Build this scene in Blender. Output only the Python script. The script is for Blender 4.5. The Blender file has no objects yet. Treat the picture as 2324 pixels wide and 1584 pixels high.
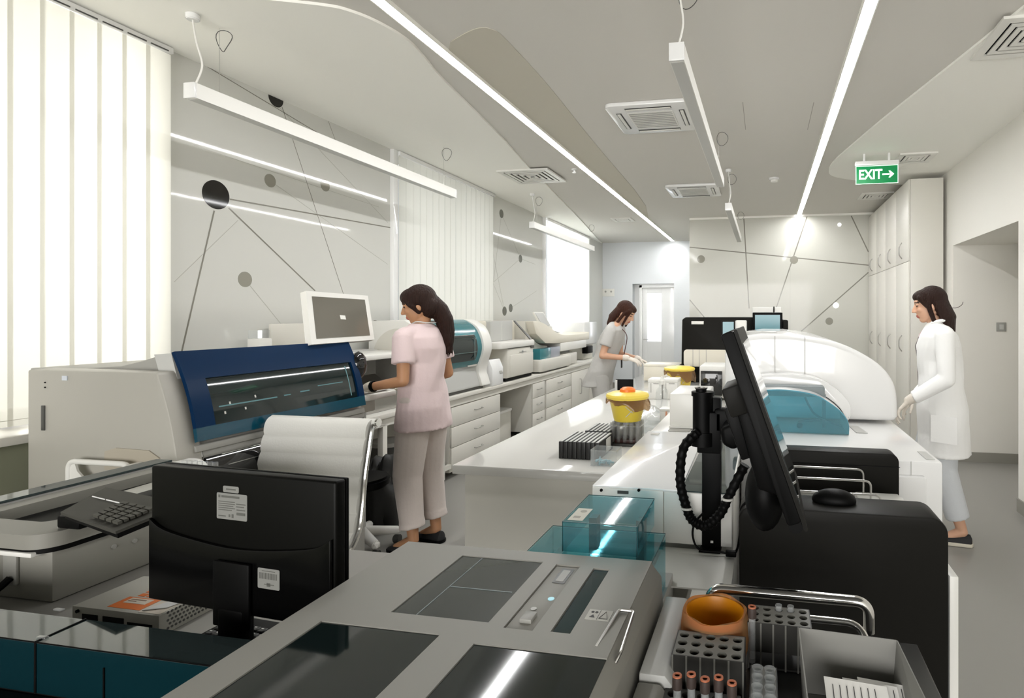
import bpy, bmesh, math, random
from mathutils import Vector, Matrix, Euler
random.seed(7)
S = bpy.context.scene
COL = S.collection
# ------------------------------------------------------------------ camera
F_PX, CX, HY, TH, CH = 1275.0, 1499.0, 718.0, math.atan((1736 - 1499) / 1275.0), 1.47
cd = bpy.data.cameras.new('camera'); cam = bpy.data.objects.new('camera', cd); COL.objects.link(cam)
cd.sensor_width = 36; cd.lens = 36 * F_PX / 2324; cd.sensor_fit = 'HORIZONTAL'
cd.shift_x = (1162 - CX) / 2324; cd.shift_y = -(792 - HY) / 2324; cd.clip_start = 0.02
cam.location = (0, 0, CH); cam.rotation_euler = (math.pi / 2, 0, TH)
S.camera = cam
# ------------------------------------------------------------------ light
S.view_settings.view_transform = 'Standard'; S.view_settings.look = 'None'
S.view_settings.gamma = 1; S.view_settings.use_curve_mapping = False
S.view_settings.exposure = 0.30
w = bpy.data.worlds.new('daylight'); S.world = w; w.use_nodes = True
w.node_tree.nodes['Background'].inputs[0].default_value = (0.93, 0.96, 1.0, 1)
w.node_tree.nodes['Background'].inputs[1].default_value = .42
S.cycles.max_bounces = 8; S.cycles.diffuse_bounces = 5; S.cycles.glossy_bounces = 4
S.cycles.transmission_bounces = 8; S.cycles.transparent_max_bounces = 40
S.cycles.caustics_reflective = False; S.cycles.caustics_refractive = False
S.cycles.sample_clamp_indirect = 4
def area(name, loc, rot, sx, sy, energy, color=(1, 1, 1)):
    l = bpy.data.lights.new(name, 'AREA'); l.shape = 'RECTANGLE'; l.size = sx; l.size_y = sy
    l.energy = energy; l.color = color
    o = bpy.data.objects.new(name, l); COL.objects.link(o); o.location = loc; o.rotation_euler = rot
    return o
R90 = math.pi / 2
# daylight outside each window, shining in through the blinds
area('daylight_window_near', (-4.05, 2.1, 2.0), (0, -R90, 0), 2.2, 1.3, 39, (1, .97, .92))
area('daylight_window_middle', (-4.05, 5.5, 2.0), (0, -R90, 0), 2.2, 2.0, 15, (1, .98, .94))
area('fill_behind_viewer', (-.7, -4.9, 1.6), (R90, 0, 0), 5.0, 2.3, 300, (1, .99, .97))  # added fill before the windowless back wall, brightens surfaces facing the camera
area('daylight_window_far', (-4.05, 9.5, 2.0), (0, -R90, 0), 2.2, 2.8, 105, (.93, .96, 1))
LED_STRENGTH = 52.0

def ray(px, py):
    c, s = math.cos(TH), math.sin(TH); a = (px - CX) / F_PX; b = -(py - HY) / F_PX
    return Vector((a * c - s, a * s + c, b))
def az(px, py, z):
    r = ray(px, py); t = (z - CH) / r.z; return Vector((r.x * t, r.y * t, z))
def ax(px, py, X):
    r = ray(px, py); t = X / r.x; return Vector((X, r.y * t, CH + r.z * t))
def ay(px, py, Y):
    r = ray(px, py); t = Y / r.y; return Vector((r.x * t, Y, CH + r.z * t))
def ad(px, py, d):
    r = ray(px, py); return Vector((r.x * d, r.y * d, CH + r.z * d))
# ------------------------------------------------------------------ materials
MATS = {}
def mat(name, col, rough=.5, metal=0, coat=0, trans=0, emis=0, bump=0, bscale=60, stretch=None, alpha=1, ior=1.45, var=0, sheen=0, sss=0, spec=.5):
    if name in MATS: return MATS[name]
    m = bpy.data.materials.new(name); m.use_nodes = True; nt = m.node_tree; b = nt.nodes['Principled BSDF']
    b.inputs['Base Color'].default_value = (*col, 1); b.inputs['Roughness'].default_value = rough
    b.inputs['Metallic'].default_value = metal; b.inputs['Coat Weight'].default_value = coat
    b.inputs['Coat Roughness'].default_value = .04; b.inputs['IOR'].default_value = ior
    b.inputs['Transmission Weight'].default_value = trans; b.inputs['Alpha'].default_value = alpha
    b.inputs['Sheen Weight'].default_value = sheen
    b.inputs['Specular IOR Level'].default_value = spec
    if sss: b.inputs['Subsurface Weight'].default_value = sss; b.inputs['Subsurface Scale'].default_value = .01
    if emis:
        b.inputs['Emission Color'].default_value = (*col, 1); b.inputs['Emission Strength'].default_value = emis
    if bump or var:
        tc = nt.nodes.new('ShaderNodeTexCoord'); mp = nt.nodes.new('ShaderNodeMapping'); no = nt.nodes.new('ShaderNodeTexNoise')
        nt.links.new(tc.outputs['Object'], mp.inputs['Vector']); nt.links.new(mp.outputs[0], no.inputs['Vector'])
        no.inputs['Scale'].default_value = bscale; no.inputs['Detail'].default_value = 4
        if stretch: mp.inputs['Scale'].default_value = stretch
        if bump:
            bp = nt.nodes.new('ShaderNodeBump'); bp.inputs['Strength'].default_value = bump; bp.inputs['Distance'].default_value = .02
            nt.links.new(no.outputs[0], bp.inputs['Height']); nt.links.new(bp.outputs[0], b.inputs['Normal'])
        if var:
            mx = nt.nodes.new('ShaderNodeMix'); mx.data_type = 'RGBA'
            mx.inputs[6].default_value = (*[c * (1 - var) for c in col], 1); mx.inputs[7].default_value = (*[min(1, c * (1 + var)) for c in col], 1)
            nt.links.new(no.outputs[0], mx.inputs[0]); nt.links.new(mx.outputs[2], b.inputs['Base Color'])
    MATS[name] = m; return m
def tinted(name, col, opac, rough=.04):
    """tinted clear acrylic: a coloured transparent sheet with a glossy skin"""
    m = bpy.data.materials.new(name); m.use_nodes = True; nt = m.node_tree; nt.nodes.remove(nt.nodes['Principled BSDF'])
    out = nt.nodes['Material Output']; t = nt.nodes.new('ShaderNodeBsdfTransparent'); t.inputs[0].default_value = (*col, 1)
    d = nt.nodes.new('ShaderNodeBsdfDiffuse'); d.inputs[0].default_value = (*[c * .8 for c in col], 1)
    g = nt.nodes.new('ShaderNodeBsdfGlossy'); g.inputs['Roughness'].default_value = rough; g.inputs[0].default_value = (1, 1, 1, 1)
    m1 = nt.nodes.new('ShaderNodeMixShader'); m1.inputs[0].default_value = opac
    m2 = nt.nodes.new('ShaderNodeMixShader'); fr = nt.nodes.new('ShaderNodeFresnel'); fr.inputs[0].default_value = 1.45
    nt.links.new(t.outputs[0], m1.inputs[1]); nt.links.new(d.outputs[0], m1.inputs[2])
    ge = nt.nodes.new('ShaderNodeNewGeometry'); mu = nt.nodes.new('ShaderNodeMath'); mu.operation = 'SUBTRACT'; mu.use_clamp = True
    nt.links.new(fr.outputs[0], mu.inputs[0]); nt.links.new(ge.outputs['Backfacing'], mu.inputs[1])
    nt.links.new(mu.outputs[0], m2.inputs[0]); nt.links.new(m1.outputs[0], m2.inputs[1]); nt.links.new(g.outputs[0], m2.inputs[2])
    nt.links.new(m2.outputs[0], out.inputs[0]); MATS[name] = m; return m
def blind_mat(name, col, tr):
    m = bpy.data.materials.new(name); m.use_nodes = True; nt = m.node_tree; nt.nodes.remove(nt.nodes['Principled BSDF'])
    out = nt.nodes['Material Output']; t = nt.nodes.new('ShaderNodeBsdfTranslucent'); t.inputs[0].default_value = (*col, 1)
    d = nt.nodes.new('ShaderNodeBsdfDiffuse'); d.inputs[0].default_value = (*col, 1)
    mx = nt.nodes.new('ShaderNodeMixShader'); mx.inputs[0].default_value = tr
    nt.links.new(d.outputs[0], mx.inputs[1]); nt.links.new(t.outputs[0], mx.inputs[2]); nt.links.new(mx.outputs[0], out.inputs[0])
    MATS[name] = m; return m
WHITE = mat('white_plastic', (.78, .77, .73), .32)
OFFW = mat('offwhite_plastic', (.66, .64, .58), .4)
CREAM = mat('cream_plastic', (.74, .70, .60), .4)
BRIGHT = mat('bright_white_gloss', (.82, .82, .815), .18, coat=.4)
GREYP = mat('grey_plastic', (.33, .325, .30), .4)
LGREY = mat('light_grey_plastic', (.52, .52, .50), .4)
DGREY = mat('dark_grey_plastic', (.07, .07, .065), .4)
CHAR = mat('charcoal_satin', (.012, .0115, .010), .42, spec=.08)
BLACK = mat('black_plastic', (.003, .003, .003), .45, spec=.1)
BGLOSS = mat('black_gloss', (.01, .01, .01), .08, coat=.5)
CHROME = mat('chrome', (.75, .74, .72), .12, 1)
STEEL = mat('brushed_steel', (.55, .54, .52), .28, 1)
WALLW = mat('white_wall_paint', (.80, .78, .73), .7)
WALLG = mat('white_glass_wall', (.61, .61, .575), .04, coat=0, ior=1.42)
WALLF = mat('cream_glass_wall', (.58, .575, .525), .05, coat=0, ior=1.27)
WALLB = mat('alcove_wall_paint', (.70, .72, .74), .7)
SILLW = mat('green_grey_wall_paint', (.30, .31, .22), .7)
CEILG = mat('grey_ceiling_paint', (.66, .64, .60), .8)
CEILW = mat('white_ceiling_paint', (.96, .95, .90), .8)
CEILB = mat('beige_ceiling_band', (.56, .53, .455), .8)
FLOOR = mat('vinyl_floor', (.255, .248, .228), .32, bump=.01, bscale=300, var=.04)
SKIRT = mat('grey_skirting', (.27, .26, .23), .5)
CAB = mat('white_laminate', (.71, .69, .635), .35)
BENCH = mat('white_gloss_worktop', (.66, .65, .62), .07, coat=.2)
DARKROOM = mat('back_wall_paint', (.70, .69, .65), .9)
TEAL = tinted('teal_acrylic', (.58, .84, .88), .05)
TEALD = tinted('dark_teal_acrylic', (.05, .17, .2), .25)
TEALL = tinted('light_blue_acrylic', (.47, .80, .88), .22)
BLUE = mat('deep_blue_gloss', (.0, .018, .062), .3, spec=.15)
TEALS = mat('solid_teal_plastic', (.015, .16, .19), .2, coat=.4)
DGLASS = mat('smoked_dark_glass', (.008, .016, .017), .05, coat=.3)
SMOKE = tinted('smoked_window', (.10, .15, .155), .35)
CLEAR = tinted('clear_plastic', (.95, .96, .96), .14)
TGLASS = tinted('tube_glass', (.86, .86, .85), .14)
GLASS = tinted('clear_glass', (.985, .99, .99), .03)
SLATE = mat('grey_slate_panel', (.12, .125, .12), .3)
SCREEN = mat('grey_screen', (.16, .15, .125), .12, coat=.3)
LCD = mat('lit_blue_screen', (.07, .18, .21), .15, emis=.3)
PAPER = mat('paper', (.75, .74, .70), .7)
LABEL = mat('label_paper', (.55, .54, .5), .6)
INK = mat('printed_ink', (.04, .04, .04), .6)
YEL = mat('yellow_plastic', (.72, .55, .06), .35)
YELL = mat('bright_yellow_lid', (.86, .66, .10), .35)
ORG = mat('orange_plastic', (.85, .20, .02), .4)
AMBER = mat('amber_plastic', (.50, .19, .003), .35)
TAN = mat('brown_plastic_bag', (.34, .22, .10), .3)
BAG = tinted('clear_plastic_bag', (.90, .52, .25), .30, .5)
PINK = mat('pink_scrubs', (.68, .545, .545), .85, bump=.35, bscale=9, sheen=.2)
PINKT = mat('pale_pink_trousers', (.60, .53, .49), .85, bump=.4, bscale=8, sheen=.2)
LABC = mat('white_lab_coat', (.84, .84, .83), .8, bump=.35, bscale=7)
SCRUBW = mat('white_grey_scrubs', (.47, .46, .44), .85, bump=.35, bscale=8)
TROUS = mat('pale_blue_grey_trousers', (.56, .58, .60), .85, bump=.4, bscale=8)
SKIN = mat('skin', (.45, .23, .12), .5, sss=.05)
SKINL = mat('light_skin', (.62, .36, .24), .5, sss=.05)
LIP = mat('lips', (.42, .12, .09), .5)
BROW = mat('eyebrows', (.04, .02, .012), .8)
EYEW = mat('eye_white', (.5, .47, .43), .3)
HAIR = mat('dark_brown_hair', (.02, .007, .004), .5, spec=.25, bump=.9, bscale=40, stretch=(3, 3, .25), var=.5)
HAIRR = mat('brown_hair', (.04, .012, .006), .5, spec=.25, bump=.9, bscale=40, stretch=(3, 3, .25), var=.5)
GLOVE = mat('latex_glove', (.72, .66, .58), .45, bump=.15, bscale=60)
TUBEC = mat('brown_tube_cap', (.42, .13, .06), .5)
GREEN = mat('exit_green', (.0, .24, .07), .4, emis=.12)
EXITW = mat('exit_white', (.75, 1, .8), .4, emis=.75)
DOT1 = mat('black_print', (.012, .011, .009), .05)
DOT2 = mat('grey_print', (.27, .26, .22), .05)
DOT3 = mat('dark_grey_print', (.12, .12, .10), .05)
LINE = mat('grey_line_print', (.22, .21, .18), .1)
LINEL = mat('pale_line_print', (.46, .46, .41), .1)
PIPE = mat('chair_leather_white', (.74, .73, .69), .38, bump=.08, bscale=120)
ORLAB = mat('orange_label_print', (.60, .15, .03), .5)
GLOW = mat('led_diffuser', (1, 1, 1), .5, emis=LED_STRENGTH)
BLIND1 = blind_mat('cream_blind_fabric', (.90, .895, .86), .6)
BLIND2 = blind_mat('white_blind_fabric', (.90, .90, .87), .6)
# ------------------------------------------------------------------ geometry
class G:
    def __init__(s): s.bm = bmesh.new()
    def _bev(s, vs, b, seg):
        if b > 0:
            es = list({e for v in vs for e in v.link_edges})
            bmesh.ops.bevel(s.bm, geom=es, offset=b, segments=seg, affect='EDGES', profile=.5)
    def box(s, x0, x1, y0, y1, z0, z1, b=0, seg=2, M=None):
        r = bmesh.ops.create_cube(s.bm, size=1); vs = r['verts']
        for v in vs:
            v.co = Vector(((x0 + x1) / 2 + v.co.x * abs(x1 - x0), (y0 + y1) / 2 + v.co.y * abs(y1 - y0), (z0 + z1) / 2 + v.co.z * abs(z1 - z0)))
            if M: v.co = M @ v.co
        s._bev(vs, b, seg); return s
    def prism(s, pts, axis, a0, a1, b=0, seg=2, M=None):
        def P(u, v, a): return {'x': (a, u, v), 'y': (u, a, v), 'z': (u, v, a)}[axis]
        lo = [s.bm.verts.new(P(u, v, a0)) for u, v in pts]; hi = [s.bm.verts.new(P(u, v, a1)) for u, v in pts]
        n = len(pts); fs = [s.bm.faces.new(lo), s.bm.faces.new(hi[::-1])]
        for i in range(n): fs.append(s.bm.faces.new((lo[i], hi[i], hi[(i + 1) % n], lo[(i + 1) % n])))
        bmesh.ops.recalc_face_normals(s.bm, faces=fs)
        if M:
            for v in lo + hi: v.co = M @ v.co
        if b > 0:
            es = [e for e in {e for v in lo + hi for e in v.link_edges} if len(e.link_faces) == 2 and e.calc_face_angle(0) > .6]
            bmesh.ops.bevel(s.bm, geom=es, offset=b, segments=seg, affect='EDGES', profile=.5)
        return s
    def slab(s, tl, tr, br, bl, t):
        """slab with front corners tl,tr,br,bl and thickness t behind them"""
        tl, tr, br, bl = map(Vector, (tl, tr, br, bl)); n = (tr - tl).cross(bl - tl).normalized() * t
        a = [s.bm.verts.new(p) for p in (tl, tr, br, bl)]; c = [s.bm.verts.new(p + n) for p in (tl, tr, br, bl)]
        fs = [s.bm.faces.new(a), s.bm.faces.new(c[::-1])]
        for i in range(4): fs.append(s.bm.faces.new((a[i], c[i], c[(i + 1) % 4], a[(i + 1) % 4])))
        bmesh.ops.recalc_face_normals(s.bm, faces=fs); return s
    def cyl(s, p0, p1, r0, r1=None, seg=20, b=0):
        p0, p1 = Vector(p0), Vector(p1); r1 = r0 if r1 is None else r1; d = p1 - p0
        M = Matrix.Translation((p0 + p1) / 2) @ d.to_track_quat('Z', 'Y').to_matrix().to_4x4()
        r = bmesh.ops.create_cone(s.bm, cap_ends=True, segments=seg, radius1=r0, radius2=r1, depth=d.length, matrix=M)
        if b:
            es = [e for e in {e for v in r['verts'] for e in v.link_edges} if any(len(f.verts) > 4 for f in e.link_faces)]
            bmesh.ops.bevel(s.bm, geom=es, offset=b, segments=2, affect='EDGES')
        return s
    def ball(s, c, r, sub=3, M=None):
        if not hasattr(r, '__len__'): r = (r, r, r)
        T = Matrix.Translation(c) @ Matrix.Diagonal((*r, 1))
        if M: T = M @ T
        bmesh.ops.create_icosphere(s.bm, subdivisions=sub, radius=1, matrix=T); return s
    def cap(s, p0, p1, r0, r1, sub=2, seg=16):
        s.ball(p0, r0, sub); s.ball(p1, r1, sub)
        if (Vector(p1) - Vector(p0)).length > 1e-5: s.cyl(p0, p1, r0, r1, seg)
        return s
    def tube(s, pts, r, seg=10, closed=False):
        pts = [Vector(p) for p in pts]; n = len(pts); rings = []; up = None
        for i, p in enumerate(pts):
            a = pts[(i - 1) % n] if (closed or i > 0) else p; c = pts[(i + 1) % n] if (closed or i < n - 1) else p
            t = (c - a).normalized()
            if up is None: up = t.orthogonal().normalized()
            up = (up - t * up.dot(t)); up = up.normalized() if up.length > 1e-6 else t.orthogonal().normalized()
            q = t.cross(up); rr = r[i] if hasattr(r, '__len__') else r
            rings.append([s.bm.verts.new(p + (up * math.cos(k * 2 * math.pi / seg) + q * math.sin(k * 2 * math.pi / seg)) * rr) for k in range(seg)])
        for i in range(n if closed else n - 1):
            A, B = rings[i], rings[(i + 1) % n]
            for k in range(seg): s.bm.faces.new((A[k], A[(k + 1) % seg], B[(k + 1) % seg], B[k]))
        if not closed: s.bm.faces.new(rings[0][::-1]); s.bm.faces.new(rings[-1])
        return s
    def lathe(s, c, prof, seg=32, sx=1, sy=1, closed=False):
        rings = [[s.bm.verts.new((c[0] + r * sx * math.cos(k * 2 * math.pi / seg), c[1] + r * sy * math.sin(k * 2 * math.pi / seg), c[2] + z)) for k in range(seg)] for r, z in prof]
        for A, B in zip(rings, rings[1:]):
            for k in range(seg): s.bm.faces.new((A[k], A[(k + 1) % seg], B[(k + 1) % seg], B[k]))
        if not closed:
            s.bm.faces.new(rings[0][::-1]); s.bm.faces.new(rings[-1])
        return s
    def loft(s, rings):
        R = [[s.bm.verts.new(p) for p in ring] for ring in rings]; n = len(R[0])
        for A, B in zip(R, R[1:]):
            for k in range(n): s.bm.faces.new((A[k], A[(k + 1) % n], B[(k + 1) % n], B[k]))
        s.bm.faces.new(R[0][::-1]); s.bm.faces.new(R[-1]); return s
def rr(x0, x1, y0, y1, r, n=5):
    """rounded rectangle outline"""
    out = []
    for cx, cy, a in ((x1 - r, y1 - r, 0), (x0 + r, y1 - r, 90), (x0 + r, y0 + r, 180), (x1 - r, y0 + r, 270)):
        for k in range(n + 1):
            t = math.radians(a + 90 * k / n); out.append((cx + r * math.cos(t), cy + r * math.sin(t)))
    return out
def fillet(pts, rad, n=6):
    pts = [Vector(p) for p in pts]; out = [pts[0]]
    for a, b, c in zip(pts, pts[1:], pts[2:]):
        u = (a - b); v = (c - b); r = min(rad, u.length * .49, v.length * .49); p = b + u.normalized() * r; q = b + v.normalized() * r
        for k in range(n + 1):
            t = k / n; out.append(p * (1 - t) ** 2 + b * 2 * t * (1 - t) + q * t * t)
    out.append(pts[-1]); return out
def wpos(o):
    v = Vector((0, 0, 0))
    while o is not None: v = v + o.location; o = o.parent
    return v
def finish(me, ang=38):
    me.shade_smooth(); me.set_sharp_from_angle(angle=math.radians(ang))
def tag(o, label=None, cat=None, group=None, kind=None):
    if label: o['label'] = label
    if cat: o['category'] = cat
    if group: o['group'] = group
    if kind: o['kind'] = kind
    return o
def mk(name, g, m, parent=None, label=None, cat=None, group=None, kind=None, loc=None):
    me = bpy.data.meshes.new(name); g.bm.normal_update()
    base = wpos(parent) if parent else Vector(loc) if loc is not None else Vector((0, 0, 0))
    if parent is None and loc is None and kind is None and g.bm.verts:
        n = len(g.bm.verts); base = Vector((sum(v.co.x for v in g.bm.verts) / n, sum(v.co.y for v in g.bm.verts) / n, min(v.co.z for v in g.bm.verts)))
    for v in g.bm.verts: v.co -= base
    g.bm.to_mesh(me); g.bm.free(); finish(me); me.materials.append(m)
    o = bpy.data.objects.new(name, me); COL.objects.link(o)
    if parent: o.parent = parent
    else: o.location = base
    return tag(o, label, cat, group, kind)
def thing(name, loc, label, cat, group=None, kind=None):
    o = bpy.data.objects.new(name, None); COL.objects.link(o); o.location = loc; o.empty_display_size = .05
    return tag(o, label, cat, group, kind)
def copy_tree(o, parent=None):
    c = o.copy(); COL.objects.link(c); c.parent = parent
    for ch in [k for k in bpy.data.objects if k.parent == o and k != c]: copy_tree(ch, c)
    return c
def struct(name, g, m, parent=None):
    return mk(name, g, m, parent, kind=None if parent else 'structure', loc=(0, 0, 0) if not parent else None)
def text(name, body, size, m, parent, M, depth=.0008, bold=0):
    cu = bpy.data.curves.new(name, 'FONT'); cu.body = body; cu.size = size; cu.extrude = depth; cu.offset = bold
    cu.align_x = 'CENTER'; cu.align_y = 'CENTER'
    tmp = bpy.data.objects.new('t', cu); COL.objects.link(tmp)
    me = bpy.data.meshes.new_from_object(tmp.evaluated_get(bpy.context.evaluated_depsgraph_get())); bpy.data.objects.remove(tmp)
    T = Matrix.Translation(-wpos(parent)) @ M; me.transform(T); me.materials.clear(); me.materials.append(m); me.name = name
    o = bpy.data.objects.new(name, me); COL.objects.link(o); o.parent = parent; return o
# ================================================================== ROOM SHELL
XL, XR, YF, YA, YB, ZC = -3.33, 1.88, 8.70, 11.30, -5.0, 3.0
struct('floor', G().box(XL - .3, 3.2, YB - .1, YA + 2.2, -.1, 0), FLOOR)
struct('ceiling', G().box(XL - .3, 3.2, 1.5, YA + .2, ZC, ZC + .1), CEILG)
struct('trim_10', G().box(XL - .3, 3.2, YB - .1, 1.5, ZC, ZC + .1), mat('dimming_ceiling_dark', (.10, .10, .095), .9))  # unseen ceiling stretch, made dark to cut bounce light on the foreground
g = G()
wins = [(1.50, 2.59, .95), (4.62, 6.44, .95), (8.15, 10.3, .95)]
y = YB
for a, b, z0 in wins:
    g.box(XL - .3, XL, y, a, 0, ZC); g.box(XL - .3, XL, a, b, 0, z0 - .03); y = b
g.box(XL - .3, XL, y, YA, 0, ZC)
struct('wall_left', g, WALLG)
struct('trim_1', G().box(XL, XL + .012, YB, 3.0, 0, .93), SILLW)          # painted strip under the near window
struct('wall_back', G().box(XL - .3, 3.2, YB - .2, YB, 0, ZC), DARKROOM)
dx0, dx1, dz = -2.69, -1.82, 2.14
struct('wall_alcove', G().box(XL - .3, dx0, YA, YA + .25, 0, ZC).box(dx1, -1.0, YA, YA + .25, 0, ZC).box(dx0, dx1, YA, YA + .25, dz, ZC), WALLB)
struct('wall_front', G().box(-1.157, XR + .2, YF, YF + .2, 0, ZC).box(-1.157, -.957, YF + .2, YA, 0, ZC), WALLF)
oy0, oy1, oz = 4.66, 6.157, 2.19
struct('wall_right', G().box(XR, XR + .2, YB, oy0, 0, ZC).box(XR, XR + .2, oy1, YF, 0, ZC).box(XR, XR + .2, oy0, oy1, oz, ZC), WALLW)
struct('wall_recess', G().box(XR + .2, 3.1, oy1, oy1 + .15, 0, oz + .1).box(XR + .2, 3.1, oy0 - .15, oy0, 0, oz + .1)
       .box(2.62, 2.75, oy0, oy1, 2.1, oz).box(2.62, 2.75, oy0, oy0 + .5, 0, 2.1).box(XR + .2, 3.1, oy0, oy1, oz, oz + .1), WALLW)
g = struct('door_2', G().box(2.60, 2.63, oy0 + .5, oy1 - .07, .01, 2.09, .003), CAB)
mk('door_frame', G().box(2.575, 2.64, oy1 - .07, oy1 - .005, 0, 2.12, .003).box(2.575, 2.64, oy0 + .43, oy0 + .5, 0, 2.12, .003).box(2.575, 2.64, oy0 + .5, oy1 - .07, 2.06, 2.12), OFFW, g)
mk('door_closer', G().box(2.54, 2.6, oy1 - .3, oy1 - .1, 2.0, 2.06, .005), GREYP, g)
struct('baseboard_right', G().box(XR - .012, XR, YB, oy0, 0, .10).box(XR - .012, XR + .02, oy1, 6.34, 0, .10).box(XR, 2.575, oy1 - .012, oy1, 0, .10).box(XR, XR + .7, oy0, oy0 + .012, 0, .10), SKIRT)
struct('baseboard_front', G().box(-1.157, 1.5, YF - .012, YF, 0, .1), SKIRT)
struct('baseboard_alcove', G().box(XL, dx0 - .02, YA - .012, YA, 0, .1).box(dx1 + .02, -1.157, YA - .012, YA, 0, .1), SKIRT)
# shaped ceiling panels
def ceil_panel(name, pts, z0, m): struct(name, G().prism(pts, 'z', z0, ZC - .0005), m)
def smooth(pts, n=4):
    out = []
    for i in range(len(pts) - 1):
        p0, p1, p2, p3 = (Vector(pts[max(0, min(len(pts) - 1, k))]) for k in (i - 1, i, i + 1, i + 2))
        for k in range(n):
            t = k / n; out.append(tuple(.5 * ((2 * p1) + (p2 - p0) * t + (2 * p0 - 5 * p1 + 4 * p2 - p3) * t * t + (3 * p1 - p0 - 3 * p2 + p3) * t ** 3)))
    out.append(tuple(pts[-1])); return out
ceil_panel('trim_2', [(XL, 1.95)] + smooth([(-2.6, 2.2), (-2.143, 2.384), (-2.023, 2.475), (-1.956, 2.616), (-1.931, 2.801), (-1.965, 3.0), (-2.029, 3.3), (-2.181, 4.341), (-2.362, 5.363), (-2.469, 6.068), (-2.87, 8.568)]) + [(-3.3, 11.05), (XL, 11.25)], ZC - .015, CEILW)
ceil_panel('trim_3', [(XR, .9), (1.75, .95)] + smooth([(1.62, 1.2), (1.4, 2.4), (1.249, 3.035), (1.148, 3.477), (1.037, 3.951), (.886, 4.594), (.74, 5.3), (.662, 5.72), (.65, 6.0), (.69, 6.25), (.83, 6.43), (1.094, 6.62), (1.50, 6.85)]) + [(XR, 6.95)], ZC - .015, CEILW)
ceil_panel('trim_4', [(-1.786, 2.95)] + smooth([(-1.72, 2.86), (-1.574, 2.779), (-1.481, 2.749), (-1.425, 2.78), (-1.404, 2.9), (-1.411, 3.568), (-1.477, 4.774), (-1.546, 6.602)]) + [(-1.62, 7.6), (-1.786, 8.6)], ZC - .004, CEILB)  # thin beige panel, darker than the ceiling around it
# ------------------------------------------------------------------ windows (reveal, frame, pane) and daylight side
for i, (a, b, z0) in enumerate(wins, 1):
    wnd = struct('window_%d' % i, G().box(XL - .22, XL - .16, a, a + .06, z0, ZC).box(XL - .22, XL - .16, b - .06, b, z0, ZC).box(XL - .22, XL - .16, a, b, z0, z0 + .06)
                 .box(XL - .22, XL - .16, a, b, ZC - .06, ZC).box(XL - .22, XL - .16, (a + b) / 2 - .03, (a + b) / 2 + .03, z0, ZC), BRIGHT)
    mk('window_sill', G().box(XL - .3, XL + .10, a - .04, b + .04, z0 - .045, z0 - .005, .006), CAB, wnd)
    mk('pane', G().box(XL - .195, XL - .19, a + .05, b - .05, z0 + .05, ZC - .05), GLASS, wnd)
fr = [(4.545, 4.62), (8.08, 8.15)]
for a, b in fr: struct('trim_%d' % (5 + fr.index((a, b))), G().box(XL - .02, XL + .036, a, b - .012, .95, ZC - .015, .004), BRIGHT)
def blinds(y0, y1, n, z0, z1, m, label, over, dx=.035, tw=.0):
    t = thing('vertical_blind', (XL + dx, (y0 + y1) / 2, z0), label, 'blind', 'vertical blinds at the windows')
    mk('head_rail', G().box(XL + dx - .022, XL + dx + .022, y0, y1 + .02, z1, z1 + .035, .003), BRIGHT, t)
    for k in range(n): 
        a = y0 + (y1 - y0) * k / n; b = y0 + (y1 - y0) * (k + 1) / n + over
        sk = (k % 2) * .0012
        mk('blind_slat', G().slab((XL + dx + .006 + sk, a, z0), (XL + dx + .006 + sk, a, z1 - .002), (XL + dx + tw + sk, b, z1 - .002), (XL + dx + tw + sk, b, z0), .0008), m, t)
        if k % 1 == 0 and m is BLIND1: mk('carrier_clip', G().box(XL + dx + .022, XL + dx + .026, a + .012, b - .03, z1 + .004, z1 + .010), DGREY, t)
    mk('bottom_chain', G().cyl((XL + dx + .016, y0 + .02, z0 + .03), (XL + dx + .016, y1 - .02, z0 + .03), .0012, seg=6), OFFW, t)
blinds(1.46, 2.59, 10, .98, 2.945, BLIND1, 'cream vertical blind of wide slats at the nearest window on the left', .02)
blinds(4.61, 6.43, 17, .97, 2.945, BLIND2, 'white vertical blind of narrow slats at the middle window behind the woman in pink', .008)
blinds(8.17, 10.28, 18, .97, 2.945, BLIND2, 'bright white vertical blind at the farthest window near the alcove', .008)
# ------------------------------------------------------------------ printed dots and lines on the glass walls
def dotL(px, py, r, m): c = ax(px, py, XL); return G().cyl((XL, c.y, c.z), (XL + .0015, c.y, c.z), r, seg=40), m
mural = thing('wall_mural', (XL, 3.6, 1.2), 'printed network of black and grey dots joined by thin lines on the near glass wall', 'mural')
DN = {'a': (490, 442, .088, DOT1), 'b': (613, 410, .045, DOT2), 'c': (738, 421, .045, DOT2), 'd': (556, 634, .05, DOT2), 'e': (674, 754, .05, DOT2), 'f': (626, 223, .06, DOT1), 'g': (851, 738, .045, DOT2)}
for k, (px, py, r, m) in DN.items():
    gg, mm = dotL(px, py, r, m)
    if k == 'f':
        for v in gg.bm.verts: v.co.z = min(v.co.z, 2.984)
    mk('printed_dot', gg, mm, mural)
def lineL(p, q, wd, m, par, X=XL):
    a, b = ax(*p, X), ax(*q, X); d = (b - a).normalized(); n = Vector((0, -d.z, d.y)) * wd / 2; e = Vector((.0008, 0, 0))
    mk('printed_line', G().slab(a + n + e, b + n + e, b - n + e, a - n + e, -.0006), m, par)
for p, q, wd, m in [((521, 452), (888, 517), .009, LINE), ((519, 472), (715, 660), .009, LINE), ((486, 478), (411, 803), .009, LINE), ((430, 127), (860, 385), .005, LINE),
                    ((640, 243), (790, 700), .004, LINE), ((626, 235), (880, 505), .004, LINEL), ((745, 275), (765, 330), .003, LINE), ((556, 634), (690, 800), .003, LINEL),
                    ((440, 330), (860, 470), .003, LINEL), ((395, 640), (540, 500), .003, LINEL), ((613, 410), (880, 600), .003, LINEL)]: lineL(p, q, wd, m, mural)
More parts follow.
